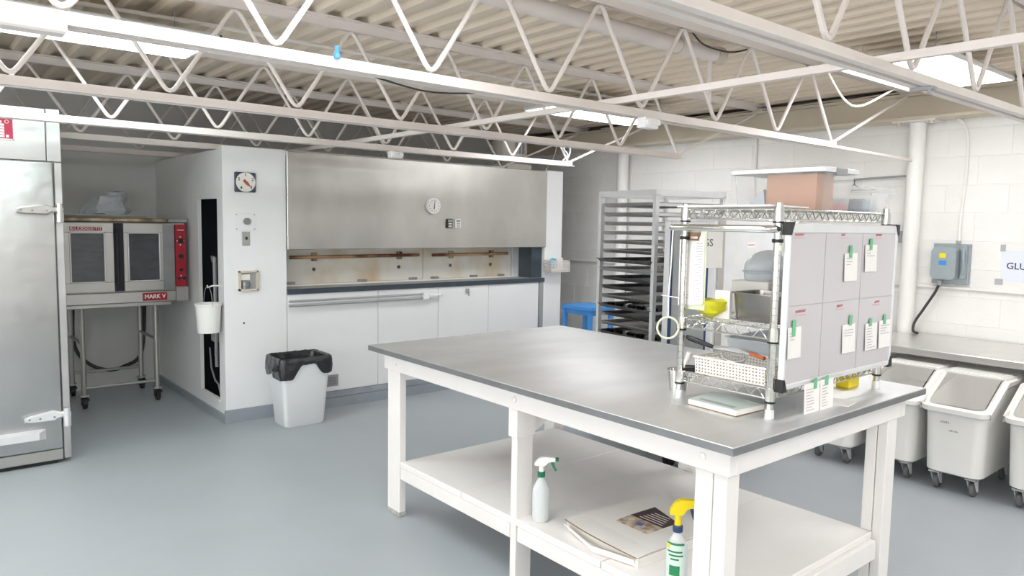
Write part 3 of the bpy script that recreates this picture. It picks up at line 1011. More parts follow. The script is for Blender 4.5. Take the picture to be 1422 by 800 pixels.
st = thing('oven_stand', 'tubular steel stand on casters under the convection oven', 'stand', (1.36, 6.9, 0))
G().box(0.94, 1.69, 6.40, 7.22, 0.835, 0.868, bevel=0.004).build('top_plate', M['steel'], st)
LP = [(1.085, 6.67), (1.63, 6.67), (1.085, 7.20), (1.63, 7.20)]
for lx, ly in LP:
    G().cyl((lx, ly, 0.11), (lx, ly, 0.836), 0.020, 14).build('leg', M['steel'], st)
    cs = G().box(lx - 0.03, lx + 0.03, ly - 0.03, ly + 0.03, 0.098, 0.112).build('caster', M['steel'], st)
    g = G()
    g.box(lx - 0.022, lx - 0.017, ly - 0.03, ly + 0.025, 0.03, 0.10)
    g.box(lx + 0.017, lx + 0.022, ly - 0.03, ly + 0.025, 0.03, 0.10)
    g.box(lx - 0.028, lx + 0.028, ly - 0.055, ly - 0.02, 0.07, 0.085)
    g.build('fork', M['black'], cs)
    G().cyl((lx - 0.014, ly - 0.01, 0.045), (lx + 0.014, ly - 0.01, 0.045), 0.045, 18).build('wheel', M['black'], cs)
for a, b in ((0, 1), (2, 3), (0, 2), (1, 3)):
    zz = 0.20 if (a, b) != (0, 1) else 0.165
    if (a, b) in ((0, 2), (1, 3)):
        zz = 0.52
    G().cyl((*LP[a], zz), (*LP[b], zz), 0.013, 10).build('rail', M['steel'], st)
cable('gas_hose', [(1.12, 7.28, 0.80), (1.12, 7.30, 0.45), (1.2, 7.28, 0.28), (1.35, 7.26, 0.19), (1.5, 7.27, 0.20), (1.66, 7.30, 0.32), (1.70, 7.32, 0.84)], 0.016, M['cable'], 'thick black gas hose looping behind the oven stand')
cable('wall_cable', [(0.98, 7.36, 2.25), (0.985, 7.36, 1.9), (0.98, 7.37, 1.6), (1.0, 7.36, 1.1)], 0.013, M['cable'], 'thick black cable running down the alcove wall')
# tray and plastic bag on top
t = thing('sheet_pan_on_oven', 'grey sheet pan lying on top of the convection oven', 'tray', (1.25, 6.6, 1.535))
g = G()
g.loft([rrect(1.24, 6.74, 0.30, 0.21, 0.02, 1.536), rrect(1.24, 6.74, 0.32, 0.23, 0.02, 1.56), rrect(1.24, 6.74, 0.33, 0.24, 0.02, 1.56), rrect(1.24, 6.74, 0.33, 0.24, 0.02, 1.556)], True, False)
g.build('pan', M['alu'], t)
g = G()
R = []
for k, (rr, h) in enumerate(((0.15, 0), (0.155, 0.03), (0.12, 0.08), (0.09, 0.13), (0.055, 0.16), (0.07, 0.18), (0.02, 0.19))):
    ring = []
    for i in range(22):
        a = 2 * PI * i / 22
        n = noise.noise(Vector((math.cos(a) * 2, math.sin(a) * 2, k * 0.8)))
        q = rr * (1 + 0.35 * n)
        ring.append((1.28 + 0.03 * k * 0.6 + q * math.cos(a) * 1.15, 6.74 + q * math.sin(a) * 0.8, 1.562 + h + 0.02 * n))
    R.append(ring)
g.loft(R)
tag(g.build('plastic_bag', M['bag']), 'crumpled translucent white plastic bag on the pan over the oven', 'bag')

# ------------------------------------------------------------------ trash can
t = thing('trash_can', 'white plastic trash can in front of the oven kick strip', 'trash can', (2.29, 5.27, 0))
g = G()
prof = [(0.0, 0.148, 0.108), (0.012, 0.157, 0.116), (0.40, 0.186, 0.141), (0.515, 0.195, 0.148), (0.515, 0.188, 0.141), (0.02, 0.150, 0.110)]
g.loft([rrect(2.295, 5.285, hx, hy, 0.035, z) for z, hx, hy in prof], True, True)
g.build('bin_body', M['can'], t)
def dense(ring, step):
    out = []
    for i, p in enumerate(ring):
        p, q = Vector(p), Vector(ring[(i + 1) % len(ring)])
        k = max(1, int((q - p).length / step))
        out += [p.lerp(q, j / k) for j in range(k)]
    return out


g = G()
base = dense(rrect(2.295, 5.285, 0.203, 0.156, 0.04, 0.0, 6), 0.014)
cn = Vector((2.295, 5.285, 0))
rings = []
for f_, z_ in ((0.50, 0.07), (0.60, 0.10), (0.78, 0.36), (0.84, 0.46), (0.89, 0.519), (0.975, 0.529), (1.015, 0.522)):
    rings.append([cn + (p - cn) * f_ + Vector((0, 0, z_ + 0.004 * noise.noise(p * 40 + Vector((0, 0, z_ * 30)))) ) for p in base])
for lev in range(1, 8):
    s_ = lev / 7
    ring = []
    for p in base:
        a = math.atan2(p.y - cn.y, p.x - cn.x)
        u = (p.x - cn.x) / 0.2
        hang = 0.12 + 0.02 * math.sin(a * 5 + 1)
        if p.y < 5.16:
            hang = 0.15 - 0.028 * max(0, u) - 0.105 * math.exp(-((u - 0.02) / 0.45) ** 4)
        elif p.y < 5.29:
            hang = 0.15 if u < 0 else 0.122
        n_ = noise.noise(Vector((p.x * 30, p.y * 30, s_ * 2.5)))
        off = 1.02 + 0.035 * math.sin(PI * s_) + 0.03 * n_ * (0.4 + s_) - 0.012 * s_
        ring.append(cn + (p - cn) * off + Vector((0, 0, 0.520 - hang * s_ + 0.008 * n_ * s_)))
    rings.append(ring)
g.loft(rings, True, False)
g.lathe([(0.002, 0), (0.03, 0.006), (0.034, 0.025), (0.02, 0.045), (0.002, 0.05)], (2.085, 5.20, 0.43), 10)
tag(g.build('bin_liner', M['liner']), 'black plastic liner folded over the rim of the white trash can', 'bin liner')

# ------------------------------------------------------------------ work table
TX0, TX1, TY0, TY1 = 1.868, 3.245, 1.212, 3.42
tb = thing('work_table', 'large white wooden work table with a worn steel top', 'table', (2.55, 2.3, 0))
G().box(TX0, TX1, TY0, TY1, 0.874, 0.9, bevel=0.003, seg=2).build('steel_top', M['top'], tb)
g = G()
g.box(TX0 - 0.0015, TX0 + 0.002, TY0, TY1, 0.873, 0.897)
g.box(TX0, TX1, TY0 - 0.0015, TY0 + 0.002, 0.873, 0.897)
g.build('folded_edge', M['edge'], tb, smooth=False)
for nm, b in (('apron', (TX0 + 0.06, TX0 + 0.10, TY0 + 0.05, TY1 - 0.06)), ('apron', (TX1 - 0.10, TX1 - 0.06, TY0 + 0.05, TY1 - 0.06)),
              ('apron', (TX0 + 0.10, TX1 - 0.10, TY0 + 0.05, TY0 + 0.09)), ('apron', (TX0 + 0.10, TX1 - 0.10, TY1 - 0.10, TY1 - 0.06))):
    G().box(b[0], b[1], b[2], b[3], 0.780, 0.873, bevel=0.003).build(nm, M['wood'], tb)
g = G()
for yy in (1.36, 2.29, 3.24):
    g.lathe([(0.014, 0), (0.012, -0.006), (0.004, -0.010)], (TX0 + 0.06, yy, 0.825), 10, axis='x')
g.build('bolt_head', M['wood'], tb)


def leg(x0, x1, y0, y1, z1=0.78):
    l = G().box(x0, x1, y0, y1, 0.0, z1, bevel=0.003).build('leg', M['wood'], tb)
    G().box(x0 - 0.001, x1 + 0.001, y0 - 0.001, y1 + 0.001, 0.0, 0.028, bevel=0.003).build('scuffed_foot', M['scuff'], l)
    return l


xi = TX0 + 0.085
leg(xi, xi + 0.04, 3.245, 3.365)
leg(xi, xi + 0.09, 2.30, 2.338, 0.66)
g = G()
g.box(xi - 0.012, xi + 0.09, 2.288, 2.345, 0.655, 0.780, bevel=0.002)
g.build('leg_block', M['wood'], tb)
G().slab([(xi + 0.09, 2.312, 0.779), (xi + 0.335, 2.312, 0.779), (xi + 0.10, 2.312, 0.655), (xi + 0.09, 2.312, 0.655)], (0, 0.03, 0)).build('gusset', M['wood'], tb, smooth=False)
leg(xi, xi + 0.07, 1.285, 1.335)
leg(xi, xi + 0.068, 1.338, 1.405)
leg(3.06, 3.145, 1.275, 1.315)
leg(3.06, 3.145, 1.318, 1.362)
leg(3.06, 3.145, 3.255, 3.345)
leg(3.06, 3.10, 2.20, 2.31)
# lower shelf boards
for y0, y1 in ((1.31, 1.809), (1.813, 2.696), (2.70, 3.24)):
    G().box(1.955, 3.055, y0, y1, 0.272, 0.30, bevel=0.003).build('shelf_board', M['wood'], tb)
for y0, y1 in ((1.41, 2.295), (2.345, 3.24)):
    G().box(1.957, 1.995, y0, y1, 0.205, 0.271, bevel=0.002).build('shelf_apron', M['wood'], tb)
G().box(1.995, 3.05, 1.29, 1.32, 0.190, 0.271, bevel=0.002).build('shelf_apron', M['wood'], tb)
G().box(3.015, 3.05, 1.37, 3.24, 0.205, 0.271, bevel=0.002).build('shelf_apron', M['wood'], tb)
G().box(1.995, 3.015, 3.205, 3.24, 0.205, 0.271, bevel=0.002).build('shelf_apron', M['wood'], tb)


# ------------------------------------------------------------------ spray bottles
def bottle(loc, R, H, neck, label, head, collar, mbody, rot):
    t = thing('spray_bottle', label, 'spray bottle', loc, rot)
    L = lambda: G(local=True)
    zs = H * 0.46
    prof = [(R * 0.92, 0.0), (R, 0.008), (R, zs), (R * 0.93, zs + 0.014), (R * 0.6, zs + 0.040), (neck, zs + 0.056), (neck, zs + 0.064)]
    L().lathe(prof, (0, 0, 0.0005), 24).build('bottle_body', mbody, t)
    zc = zs + 0.062
    L().lathe([(neck * 1.25, 0), (neck * 1.35, 0.004), (neck * 1.35, 0.02), (neck * 1.1, 0.024)], (0, 0, zc), 20).build('collar', collar, t)
    zn = zc + 0.024
    hh = H - zn
    g = L()
    g.lathe([(neck * 0.95, 0), (neck * 0.8, hh * 0.45)], (0, 0, zn), 16)
    pr = [(-0.028, hh * 0.40), (-0.030, hh * 0.55), (-0.012, hh * 0.88), (0.008, hh), (0.050, hh), (0.058, hh * 0.94), (0.058, hh * 0.74), (0.030, hh * 0.66), (0.014, hh * 0.40)]
    g.slab([(a, -0.011, zn + b) for a, b in pr], (0, 0.022, 0))
    g.build('spray_head', head, t, smooth=False)
    g = L()
    g.slab([(0.036, -0.006, zn + hh * 0.68), (0.050, -0.006, zn + hh * 0.66), (0.058, -0.006, zn + hh * 0.30), (0.064, -0.006, zn + hh * 0.08), (0.056, -0.006, zn + hh * 0.08), (0.046, -0.006, zn + hh * 0.34)], (0, 0.012, 0))
    g.build('trigger', collar, t, smooth=False)
    L().box(0.058, 0.072, -0.009, 0.009, zn + hh * 0.74, zn + hh * 0.96, bevel=0.002).build('nozzle', collar, t)
    return t


b1 = bottle((2.035, 2.235, 0.30), 0.036, 0.275, 0.012, 'clear spray bottle with green trigger beside the middle table leg', M['letter'], M['gdark'], M['bottle'], math.radians(-45))
G(local=True).lathe([(0.030, 0.004), (0.033, 0.01), (0.033, 0.13), (0.0, 0.13)], (0, 0, 0), 20).build('liquid', M['labelw'], b1)
b2 = bottle((2.000, 1.500, 0.30), 0.037, 0.325, 0.013, 'white spray bottle with yellow trigger head beside the front table leg', M['yellow'], M['nblue'], M['bottle'], math.radians(-48))
g = G(local=True)
for k in range(13):
    pass
a0, a1 = math.radians(150), math.radians(262)


def arc(z0, z1, r, s0=0.0, s1=1.0, n=10):
    A = [(r * math.cos(a0 + (a1 - a0) * (s0 + (s1 - s0) * i / n)), r * math.sin(a0 + (a1 - a0) * (s0 + (s1 - s0) * i / n))) for i in range(n + 1)]
    return [(x_, y_, z0) for x_, y_ in A], [(x_, y_, z1) for x_, y_ in A]


a0 += math.radians(48)
a1 += math.radians(48)
G(local=True).loft(list(arc(0.03, 0.185, 0.0374)), False, False, closed=False).build('label', M['labelw'], b2)
g = G(local=True)
g.loft(list(arc(0.176, 0.184, 0.0378, 0.05, 0.95)), False, False, closed=False)
g.loft(list(arc(0.07, 0.105, 0.0378, 0.25, 0.75)), False, False, closed=False)
for k, (s0, s1) in enumerate(((0.1, 0.85), (0.2, 0.9), (0.3, 0.7))):
    g.loft(list(arc(0.150 - k * 0.013, 0.156 - k * 0.013, 0.0378, s0, s1)), False, False, closed=False)
g.build('label_print', M['labelg'], b2)
g = G(local=True)
g.loft(list(arc(0.162, 0.178, 0.0381, 0.06, 0.26)), False, False, closed=False)
g.build('label_badge', M['yellow'], b2)

# ------------------------------------------------------------------ flat white carton on the lower shelf
t = thing('white_carton', 'flat white carton with a torn flap and printed lid on the lower shelf', 'box', (2.28, 1.87, 0.30))
c0, c1, c2, c3 = Vector((2.02, 1.685, 0)), Vector((2.43, 1.665, 0)), Vector((2.60, 2.06, 0)), Vector((2.06, 2.10, 0))


def at(z, k=0.0):
    return [p + Vector((0, 0, z)) for p in (c0, c1, c2, c3)]


g = G()
g.loft([at(0.3005), at(0.338)])
g.build('carton_body', M['card'], t, smooth=False)
g = G()
n = 12
rows_ = []
for i in range(n + 1):
    s_ = i / n
    bow = 0.016 * math.sin(PI * s_)
    f0 = c3.lerp(c0, s_) + Vector((-0.010 - 0.035 * math.sin(PI * s_), 0, 0.342 + bow))
    f1 = c3.lerp(c0, s_) + Vector((0.085, 0, 0.342))
    f2 = c2.lerp(c1, s_) + Vector((0, 0, 0.342))
    rows_.append((f0, f1, f2))
for A, B in zip(rows_, rows_[1:]):
    g.slab([A[0], B[0], B[1], A[1]], (0, 0, 0.003))
    g.slab([A[1], B[1], B[2], A[2]], (0, 0, 0.003))
g.build('lid', M['card'], t, smooth=False)
g = G()
g.tube([A[0] + Vector((-0.001, 0, 0.0015)) for A in rows_], 0.0026, 6)
g.build('torn_edge', M['kraft'], t)
g = G()
g.slab([(2.03, 2.09, 0.335), (1.995, 1.90, 0.318), (2.012, 1.70, 0.332), (2.02, 1.70, 0.305), (1.985, 1.88, 0.303), (2.05, 2.08, 0.305)], (0.004, 0, 0))
g.build('front_flap', M['paper'], t, smooth=False)
zt = 0.3454
G().slab([(2.298, 1.965, zt), (2.445, 1.957, zt), (2.385, 1.788, zt), (2.296, 1.794, zt)], (0, 0, 0.0008)).build('printed_panel', M['print_'], t, smooth=False, label='dark brown printed panel')
G().slab([(2.203, 1.963, zt), (2.297, 1.965, zt), (2.295, 1.794, zt), (2.20, 1.796, zt)], (0, 0, 0.0008)).build('printed_photo', M['photo'], t, smooth=False, label='tan printed photograph')
g = G()
for k in range(5):
    x_ = 2.312 + 0.019 * k
    g.slab([(x_, 1.93 - 0.004 * k, zt + 0.0008), (x_ + 0.005, 1.93 - 0.004 * k, zt + 0.0008), (x_ + 0.004, 1.81 + 0.006 * k, zt + 0.0008), (x_, 1.81 + 0.006 * k, zt + 0.0008)], (0, 0, 0.0004))
g.build('print_lines', M['letter'], t, smooth=False)
G().slab([(2.235, 1.885, zt + 0.0008), (2.268, 1.895, zt + 0.0008), (2.272, 1.868, zt + 0.0008), (2.24, 1.858, zt + 0.0008)], (0, 0, 0.0004)).build('print_patch', M['pblue'], t, smooth=False)

# ------------------------------------------------------------------ wire shelf unit on the table
SX0, SX1, SY0, SY1 = 2.262, 3.062, 1.335, 1.715
sh = thing('wire_shelf', 'chrome wire shelf unit standing on the steel table top', 'shelf', (2.66, 1.52, 0.9))
for px_, py_ in ((SX0, SY0), (SX0, SY1), (SX1, SY0), (SX1, SY1)):
    p = G().cyl((px_, py_, 0.9), (px_, py_, 1.632), 0.0127, 16).build('post', M['chrome'], sh)
    g = G()
    k = 0
    z = 0.95
    while z < 1.62:
        g.tube([(px_ + 0.0129 * math.cos(a), py_ + 0.0129 * math.sin(a), z) for a in [2 * PI * q / 14 for q in range(14)]], 0.0007, 4, closed=True)
        z += 0.0254
    g.build('groove_ring', M['grey'], p)
    G().lathe([(0.0155, 0), (0.0155, 0.028), (0.0135, 0.03)], (px_, py_, 0.9), 14).build('foot_sleeve', M['alu'], p)


def wire_level(z, label=None):
    g = G()
    for zz in (z, z - 0.034):
        g.tube([(SX0, SY0, zz), (SX1, SY0, zz), (SX1, SY1, zz), (SX0, SY1, zz)], 0.0032, 6, closed=True)
    for (a, b) in (((SX0, SY0), (SX1, SY0)), ((SX1, SY0), (SX1, SY1)), ((SX1, SY1), (SX0, SY1)), ((SX0, SY1), (SX0, SY0))):
        L = math.hypot(b[0] - a[0], b[1] - a[1])
        n = int(L / 0.024)
        pts = [(a[0] + (b[0] - a[0]) * i / n, a[1] + (b[1] - a[1]) * i / n, z - (0.002 if i % 2 else 0.032)) for i in range(1, n)]
        g.tube(pts, 0.0022, 5)
    s = g.build('shelf_rim', M['chrome'], sh)
    g = G()
    n = 31
    for i in range(1, n):
        xx = SX0 + (SX1 - SX0) * i / n
        g.tube([(xx, SY0, z + 0.002), (xx, SY1, z + 0.002)], 0.0017, 5)
    for q in (0.25, 0.5, 0.75):
        yy = SY0 + (SY1 - SY0) * q
        g.tube([(SX0, yy, z - 0.002), (SX1, yy, z - 0.002)], 0.003, 5)
    tag(g.build('shelf_wires', M['chrome'], sh), kind='stuff')
    for px_, py_ in ((SX0, SY0), (SX0, SY1), (SX1, SY0), (SX1, SY1)):
        c = G().lathe([(0.0175, z - 0.04), (0.0165, z + 0.004)], (px_, py_, 0), 16).build('collar', M['chrome'], sh)
        G().cyl((px_, py_, z - 0.047), (px_, py_, z - 0.041), 0.0185, 14).build('sleeve_ring', M['black'], c)


wire_level(1.612)
wire_level(1.205)
wire_level(1.0)
# push handle across the left end
g = G()
hz = 1.545
g.tube([(SX0, SY0 - 0.0, hz), (SX0 - 0.03, SY0, hz), (SX0 - 0.048, SY0 + 0.006, hz), (SX0 - 0.055, SY0 + 0.025, hz), (SX0 - 0.055, SY1 - 0.0, hz), (SX0 - 0.050, SY1 + 0.02, hz), (SX0 - 0.035, SY1 + 0.024, hz), (SX0, SY1, hz)], 0.0125, 14)
g.build('push_handle', M['chrome'], sh)
for py_ in (SY0, SY1):
    G().cyl((SX0, py_, hz - 0.045), (SX0, py_, hz - 0.033), 0.0185, 14).build('handle_ring', M['black'], sh)
# yellow tag block on the near post
G().box(SX0 - 0.019, SX0 - 0.004, SY0 - 0.022, SY0 - 0.008, 1.472, 1.492, bevel=0.002).build('post_tag', M['ring'], sh, label='small pale green tag clipped to the near post')

# paper sheet on the top shelf
tag(G().slab([(2.235, 1.35, 1.621), (2.242, 1.74, 1.619), (2.50, 1.74, 1.619), (2.50, 1.36, 1.620)], (0, 0, 0.006)).build('flat_cardboard', M['paper'], smooth=False),
    'thin white cardboard sheet lying on the left end of the top wire shelf', 'cardboard')

# clear tubs on the top shelf
Z0 = 1.6165


def tub(name, x0, x1, y0, y1, h, label, rim=0.012):
    cx, cy = (x0 + x1) / 2, (y0 + y1) / 2
    hx, hy = (x1 - x0) / 2, (y1 - y0) / 2
    t = thing(name, label, 'storage box', (cx, cy, Z0))
    g = G()
    g.loft([rrect(cx, cy, hx - 0.015, hy - 0.015, 0.02, Z0), rrect(cx, cy, hx, hy, 0.02, Z0 + h - 0.018)], True, False)
    g.build('tub_body', M['clear'], t)
    g = G()
    g.loft([rrect(cx, cy, hx + 0.002, hy + 0.002, 0.022, Z0 + h - 0.02), rrect(cx, cy, hx + rim, hy + rim, 0.022, Z0 + h - 0.02), rrect(cx, cy, hx + rim, hy + rim, 0.022, Z0 + h - 0.004), rrect(cx, cy, hx, hy, 0.022, Z0 + h)], False, True)
    g.build('tub_lid', M['white'] if h > 0.12 else M['clear'], t)
    return t


t1 = tub('clear_storage_box', 2.64, 2.905, 1.39, 1.775, 0.165, 'large clear storage box holding a cardboard carton on the wire shelf')
G().box(2.905, 2.922, 1.52, 1.62, Z0 + 0.135, Z0 + 0.163, bevel=0.003).build('lid_latch', M['grey'], t1, label='grey latch')
G().box(2.72, 2.80, 1.372, 1.381, Z0 + 0.135, Z0 + 0.163, bevel=0.003).build('lid_latch', M['grey'], t1, label='grey latch')
t2 = tub('clear_storage_box', 2.945, 3.13, 1.35, 1.70, 0.098, 'low clear storage box with a lid at the right end of the top shelf', 0.015)
tag(G().box(2.668, 2.80, 1.425, 1.635, Z0 + 0.003, Z0 + 0.140, bevel=0.002).build('inner_carton', M['brown'], smooth=False), 'brown cardboard carton inside the large clear storage box', 'box')
tag(G().slab([(2.675, 1.64, Z0 + 0.003), (2.68, 1.74, Z0 + 0.003), (2.68, 1.655, Z0 + 0.085)], (0.12, 0, 0)).build('blue_sachet', M['frost'], smooth=False), 'grey-blue sachet leaning behind the brown carton', 'sachet')
tag(G().box(2.97, 3.08, 1.38, 1.55, Z0 + 0.004, Z0 + 0.055, bevel=0.01).build('stored_packet', M['frost']), 'pale blue packet inside the low storage box', 'packet')
tag(G().box(2.81, 2.88, 1.41, 1.50, Z0 + 0.003, Z0 + 0.03, bevel=0.006).build('stored_packet', M['inkred']), 'small red packet beside the carton in the large storage box', 'packet')

# whiteboard on the long side of the shelf
wb = thing('whiteboard', 'framed whiteboard ruled into six cells clipped to the wire shelf', 'whiteboard', (2.69, 1.31, 1.0))
WX0, WX1, WZ0, WZ1, WY = 2.268, 3.088, 1.0, 1.566, 1.297
G().box(WX0 + 0.012, WX1 - 0.012, WY + 0.002, WY + 0.014, WZ0 + 0.012, WZ1 - 0.012).build('board_face', M['board'], wb, smooth=False)
g = G()
g.box(WX0, WX1, WY - 0.003, WY + 0.020, WZ1 - 0.034, WZ1, bevel=0.004)
g.box(WX0, WX1, WY - 0.003, WY + 0.020, WZ0, WZ0 + 0.02, bevel=0.004)
g.box(WX0, WX0 + 0.014, WY - 0.003, WY + 0.020, WZ0, WZ1, bevel=0.004)
g.box(WX1 - 0.016, WX1, WY - 0.003, WY + 0.020, WZ0, WZ1, bevel=0.004)
g.build('board_frame', M['alu'], wb)
for cx_, cz_ in ((WX0, WZ1 - 0.006), (WX1, WZ1 - 0.006), (WX0, WZ0 + 0.004), (WX1, WZ0 + 0.004)):
    sx = 1 if cx_ == WX0 else -1
    sz = 1 if cz_ < 1.2 else -1
    G().slab([(cx_ - sx * 0.005, WY - 0.006, cz_ - sz * 0.010), (cx_ + sx * 0.024, WY - 0.006, cz_ - sz * 0.010), (cx_ + sx * 0.019, WY - 0.006, cz_ + sz * 0.004), (cx_ + sx * 0.006, WY - 0.006, cz_ + sz * 0.034), (cx_ - sx * 0.005, WY - 0.006, cz_ + sz * 0.034)], (0, 0.03, 0)).build('corner_cap', M['black'], wb, smooth=False)
g = G()
yl = WY + 0.0012
g.box(2.515, 2.518, yl, yl + 0.001, WZ0 + 0.02, WZ1 - 0.034)
g.box(2.793, 2.796, yl, yl + 0.001, WZ0 + 0.02, WZ1 - 0.034)
g.box(WX0 + 0.014, WX1 - 0.016, yl, yl + 0.001, 1.284, 1.287)
g.build('ruled_line', M['grid'], wb, smooth=False)
yt = WY + 0.0008
for s, cx_, cz_ in (('MONDAY', 2.335, 1.528), ('TUES', 2.637, 1.528), ('WEDNES', 2.925, 1.528), ('THURSDAY', 2.365, 1.265), ('FRIDAY', 2.642, 1.268), ('SATUR', 2.942, 1.267)):
    text('heading', s, 0.0135, (cx_, yt, cz_), (1, 0, 0.03), (0, 0, 1), M['inkred'], wb, depth=0.0003, shear=0.2)
    G().box(cx_ - 0.035, cx_ + 0.035, yt, yt + 0.0006, cz_ - 0.0125, cz_ - 0.0115).build('underline', M['inkred'], wb, smooth=False)


def note(name, x0, x1, z0, z1, tx, tz0, tz1, label, y=WY, lines=3):
    t = thing(name, label, 'note', ((x0 + x1) / 2, y, z0), group='notes taped to the whiteboard')
    G().slab([(x0, y - 0.004, z0), (x1, y - 0.003, z0), (x1, y, z1), (x0, y, z1)], (0, 0.0006, 0)).build('sheet', M['paper'], t, smooth=False)
    G().box(tx - 0.011, tx + 0.011, y - 0.0022, y - 0.0012, tz0, tz1).build('tape', M['green'], t, smooth=False, label='strip of green tape')
    g = G()
    for k in range(lines):
        zl = z1 - 0.022 - k * 0.0105
        yl_ = y - 0.004 * (z1 - zl) / (z1 - z0) - 0.0010
        g.box(x0 + 0.012, x0 + 0.012 + (x1 - x0 - 0.02) * random.uniform(0.35, 0.95), yl_ - 0.0003, yl_, zl, zl + 0.0022)
    tag(g.build('handwriting', M['grid'], t, smooth=False), kind='stuff')


yN = WY - 0.0015
note('note_slip', 2.653, 2.752, 1.357, 1.461, 2.697, 1.444, 1.490, 'note slip taped in the top middle cell of the whiteboard', yN)
note('note_slip', 2.812, 2.910, 1.388, 1.491, 2.856, 1.472, 1.515, 'note slip taped in the top right cell of the whiteboard', yN)
note('note_slip', 2.286, 2.372, 1.107, 1.214, 2.322, 1.183, 1.239, 'note slip taped in the lower left cell of the whiteboard', yN)
note('note_slip', 2.667, 2.768, 1.088, 1.195, 2.726, 1.190, 1.229, 'note slip taped in the lower middle cell of the whiteboard', yN)
note('note_slip', 2.850, 2.950, 1.082, 1.186, 2.890, 1.174, 1.206, 'left of the two note slips in the lower right cell, finely written', yN, 8)
note('note_slip', 2.966, 3.070, 1.080, 1.190, 3.012, 1.174, 1.213, 'right of the two note slips in the lower right cell by the frame', yN, 4)
note('recipe_sheet', 2.396, 2.502, 0.902, 1.008, 2.470, 0.985, 1.024, 'left recipe sheet standing on the table taped under the whiteboard', 1.286, 8)
note('recipe_sheet', 2.503, 2.598, 0.902, 1.010, 2.546, 0.988, 1.024, 'right recipe sheet standing on the table taped under the whiteboard', 1.284, 8)
tag(G().slab([(2.735, 1.352, 0.9004), (2.747, 1.262, 0.9004), (2.645, 1.247, 0.9004), (2.63, 1.31, 0.9004)], (0, 0, 0.003)).build('flat_note', M['paper'], smooth=False), 'loose white paper lying flat on the steel table', 'paper')
t = thing('yellow_sponge_box', 'yellow plastic box under the right end of the wire shelf', 'box', (3.0, 1.42, 0.9))
G().box(2.95, 3.035, 1.39, 1.45, 0.9004, 0.945, bevel=0.004).build('box_body', M['yellow'], t)
G().box(2.95, 3.035, 1.39, 1.45, 0.946, 0.953, bevel=0.003).build('box_lid', M['yellow'], t)

# clipboard on the left end
cb = thing('clipboard', 'clipboard with a handwritten list hanging on the left end of the shelf', 'clipboard', (2.285, 1.69, 1.235))
CX = 2.283
G().box(CX, CX + 0.004, 1.632, 1.748, 1.238, 1.53, bevel=0.001).build('board', M['ring'], cb)
G().slab([(CX - 0.001, 1.752, 1.516), (CX - 0.001, 1.640, 1.518), (CX - 0.004, 1.637, 1.262), (CX - 0.004, 1.748, 1.248)], (-0.001, 0, 0)).build('list_sheet', M['paper'], cb, smooth=False)
g = G()
g.tube([(CX - 0.004, 1.715, 1.522), (CX - 0.008, 1.715, 1.50), (CX - 0.008, 1.665, 1.50), (CX - 0.004, 1.665, 1.522)], 0.004, 8)
g.box(CX - 0.006, CX, 1.66, 1.72, 1.512, 1.528)
g.build('spring_clip', M['kraft'], cb)
g = G()
for k in range(22):
    z = 1.485 - 0.0098 * k
    g.box(CX - 0.0055, CX - 0.005, 1.645, 1.645 + random.uniform(0.015, 0.035), z, z + 0.0018)
for k in range(2):
    g.box(CX - 0.0058, CX - 0.0052, 1.70, 1.725, 1.28 + 0.011 * k, 1.282 + 0.011 * k)
tag(g.build('handwriting', M['grid'], cb, smooth=False), kind='stuff')

# string with ring
t = thing('ring_on_string', 'pale plastic ring hanging by a string from the push handle', 'ring', (2.21, 1.74, 1.13))
RX, RY = 2.207, 1.728
g = G()
g.tube([(RX, RY, 1.536), (RX + 0.001, RY + 0.004, 1.42), (RX, RY + 0.01, 1.29), (RX, RY + 0.008, 1.205)], 0.0028, 6)
g.tube([(RX, RY - 0.035, 1.285), (RX, RY + 0.045, 1.288)], 0.0018, 5)
g.build('string', M['letter'], t)
G().tube([(RX - 0.028 * math.cos(a), RY + 0.008 + 0.028 * math.cos(a), 1.168 + 0.040 * math.sin(a)) for a in [2 * PI * k / 28 for k in range(28)]], 0.0042, 8, closed=True).build('ring_loop', M['ring'], t)

# things on the middle shelf (z 1.209)
ZM = 1.2087
g = G()
R = []
for k in range(8):
    s = k / 7
    ring = []
    for i in range(16):
        a = 2 * PI * i / 16
        n_ = noise.noise(Vector((math.cos(a) * 1.6, math.sin(a) * 1.6, s * 3)))
        n_ += 0.7 * noise.noise(Vector((math.cos(a) * 4, math.sin(a) * 4, s * 7)))
        rr = (0.042 * math.sin(PI * min(1, 0.15 + 0.85 * (1 - s))) + 0.008) * (1 + 0.5 * n_)
        ring.append((2.335 + rr * math.cos(a) * 1.0, 1.640 + rr * math.sin(a) * 1.25, ZM + 0.001 + 0.07 * s + 0.008 * n_ * s))
    R.append(ring)
g.loft(R)
tag(g.build('rubber_gloves', M['ygreen']), 'crumpled bright yellow rubber gloves on the middle wire shelf', 'gloves')
t = thing('steel_pan', 'rectangular stainless steel pan on the middle wire shelf', 'pan', (2.44, 1.47, ZM))
g = G()
g.loft([rrect(2.445, 1.465, 0.080, 0.095, 0.025, ZM), rrect(2.445, 1.465, 0.088, 0.103, 0.025, ZM + 0.098), rrect(2.445, 1.465, 0.096, 0.111, 0.028, ZM + 0.099), rrect(2.445, 1.465, 0.096, 0.111, 0.028, ZM + 0.103), rrect(2.445, 1.465, 0.086, 0.101, 0.025, ZM + 0.102), rrect(2.445, 1.465, 0.078, 0.093, 0.025, ZM + 0.006)])
g.build('pan_body', M['panst'], t)
tag(G().slab([(2.338, 1.625, ZM), (2.349, 1.568, ZM), (2.349, 1.568, ZM + 0.105), (2.338, 1.625, ZM + 0.105)], (0.02, 0.003, 0)).build('white_card_box', M['paper'], smooth=False), 'narrow white card box standing left of the steel pan', 'box')
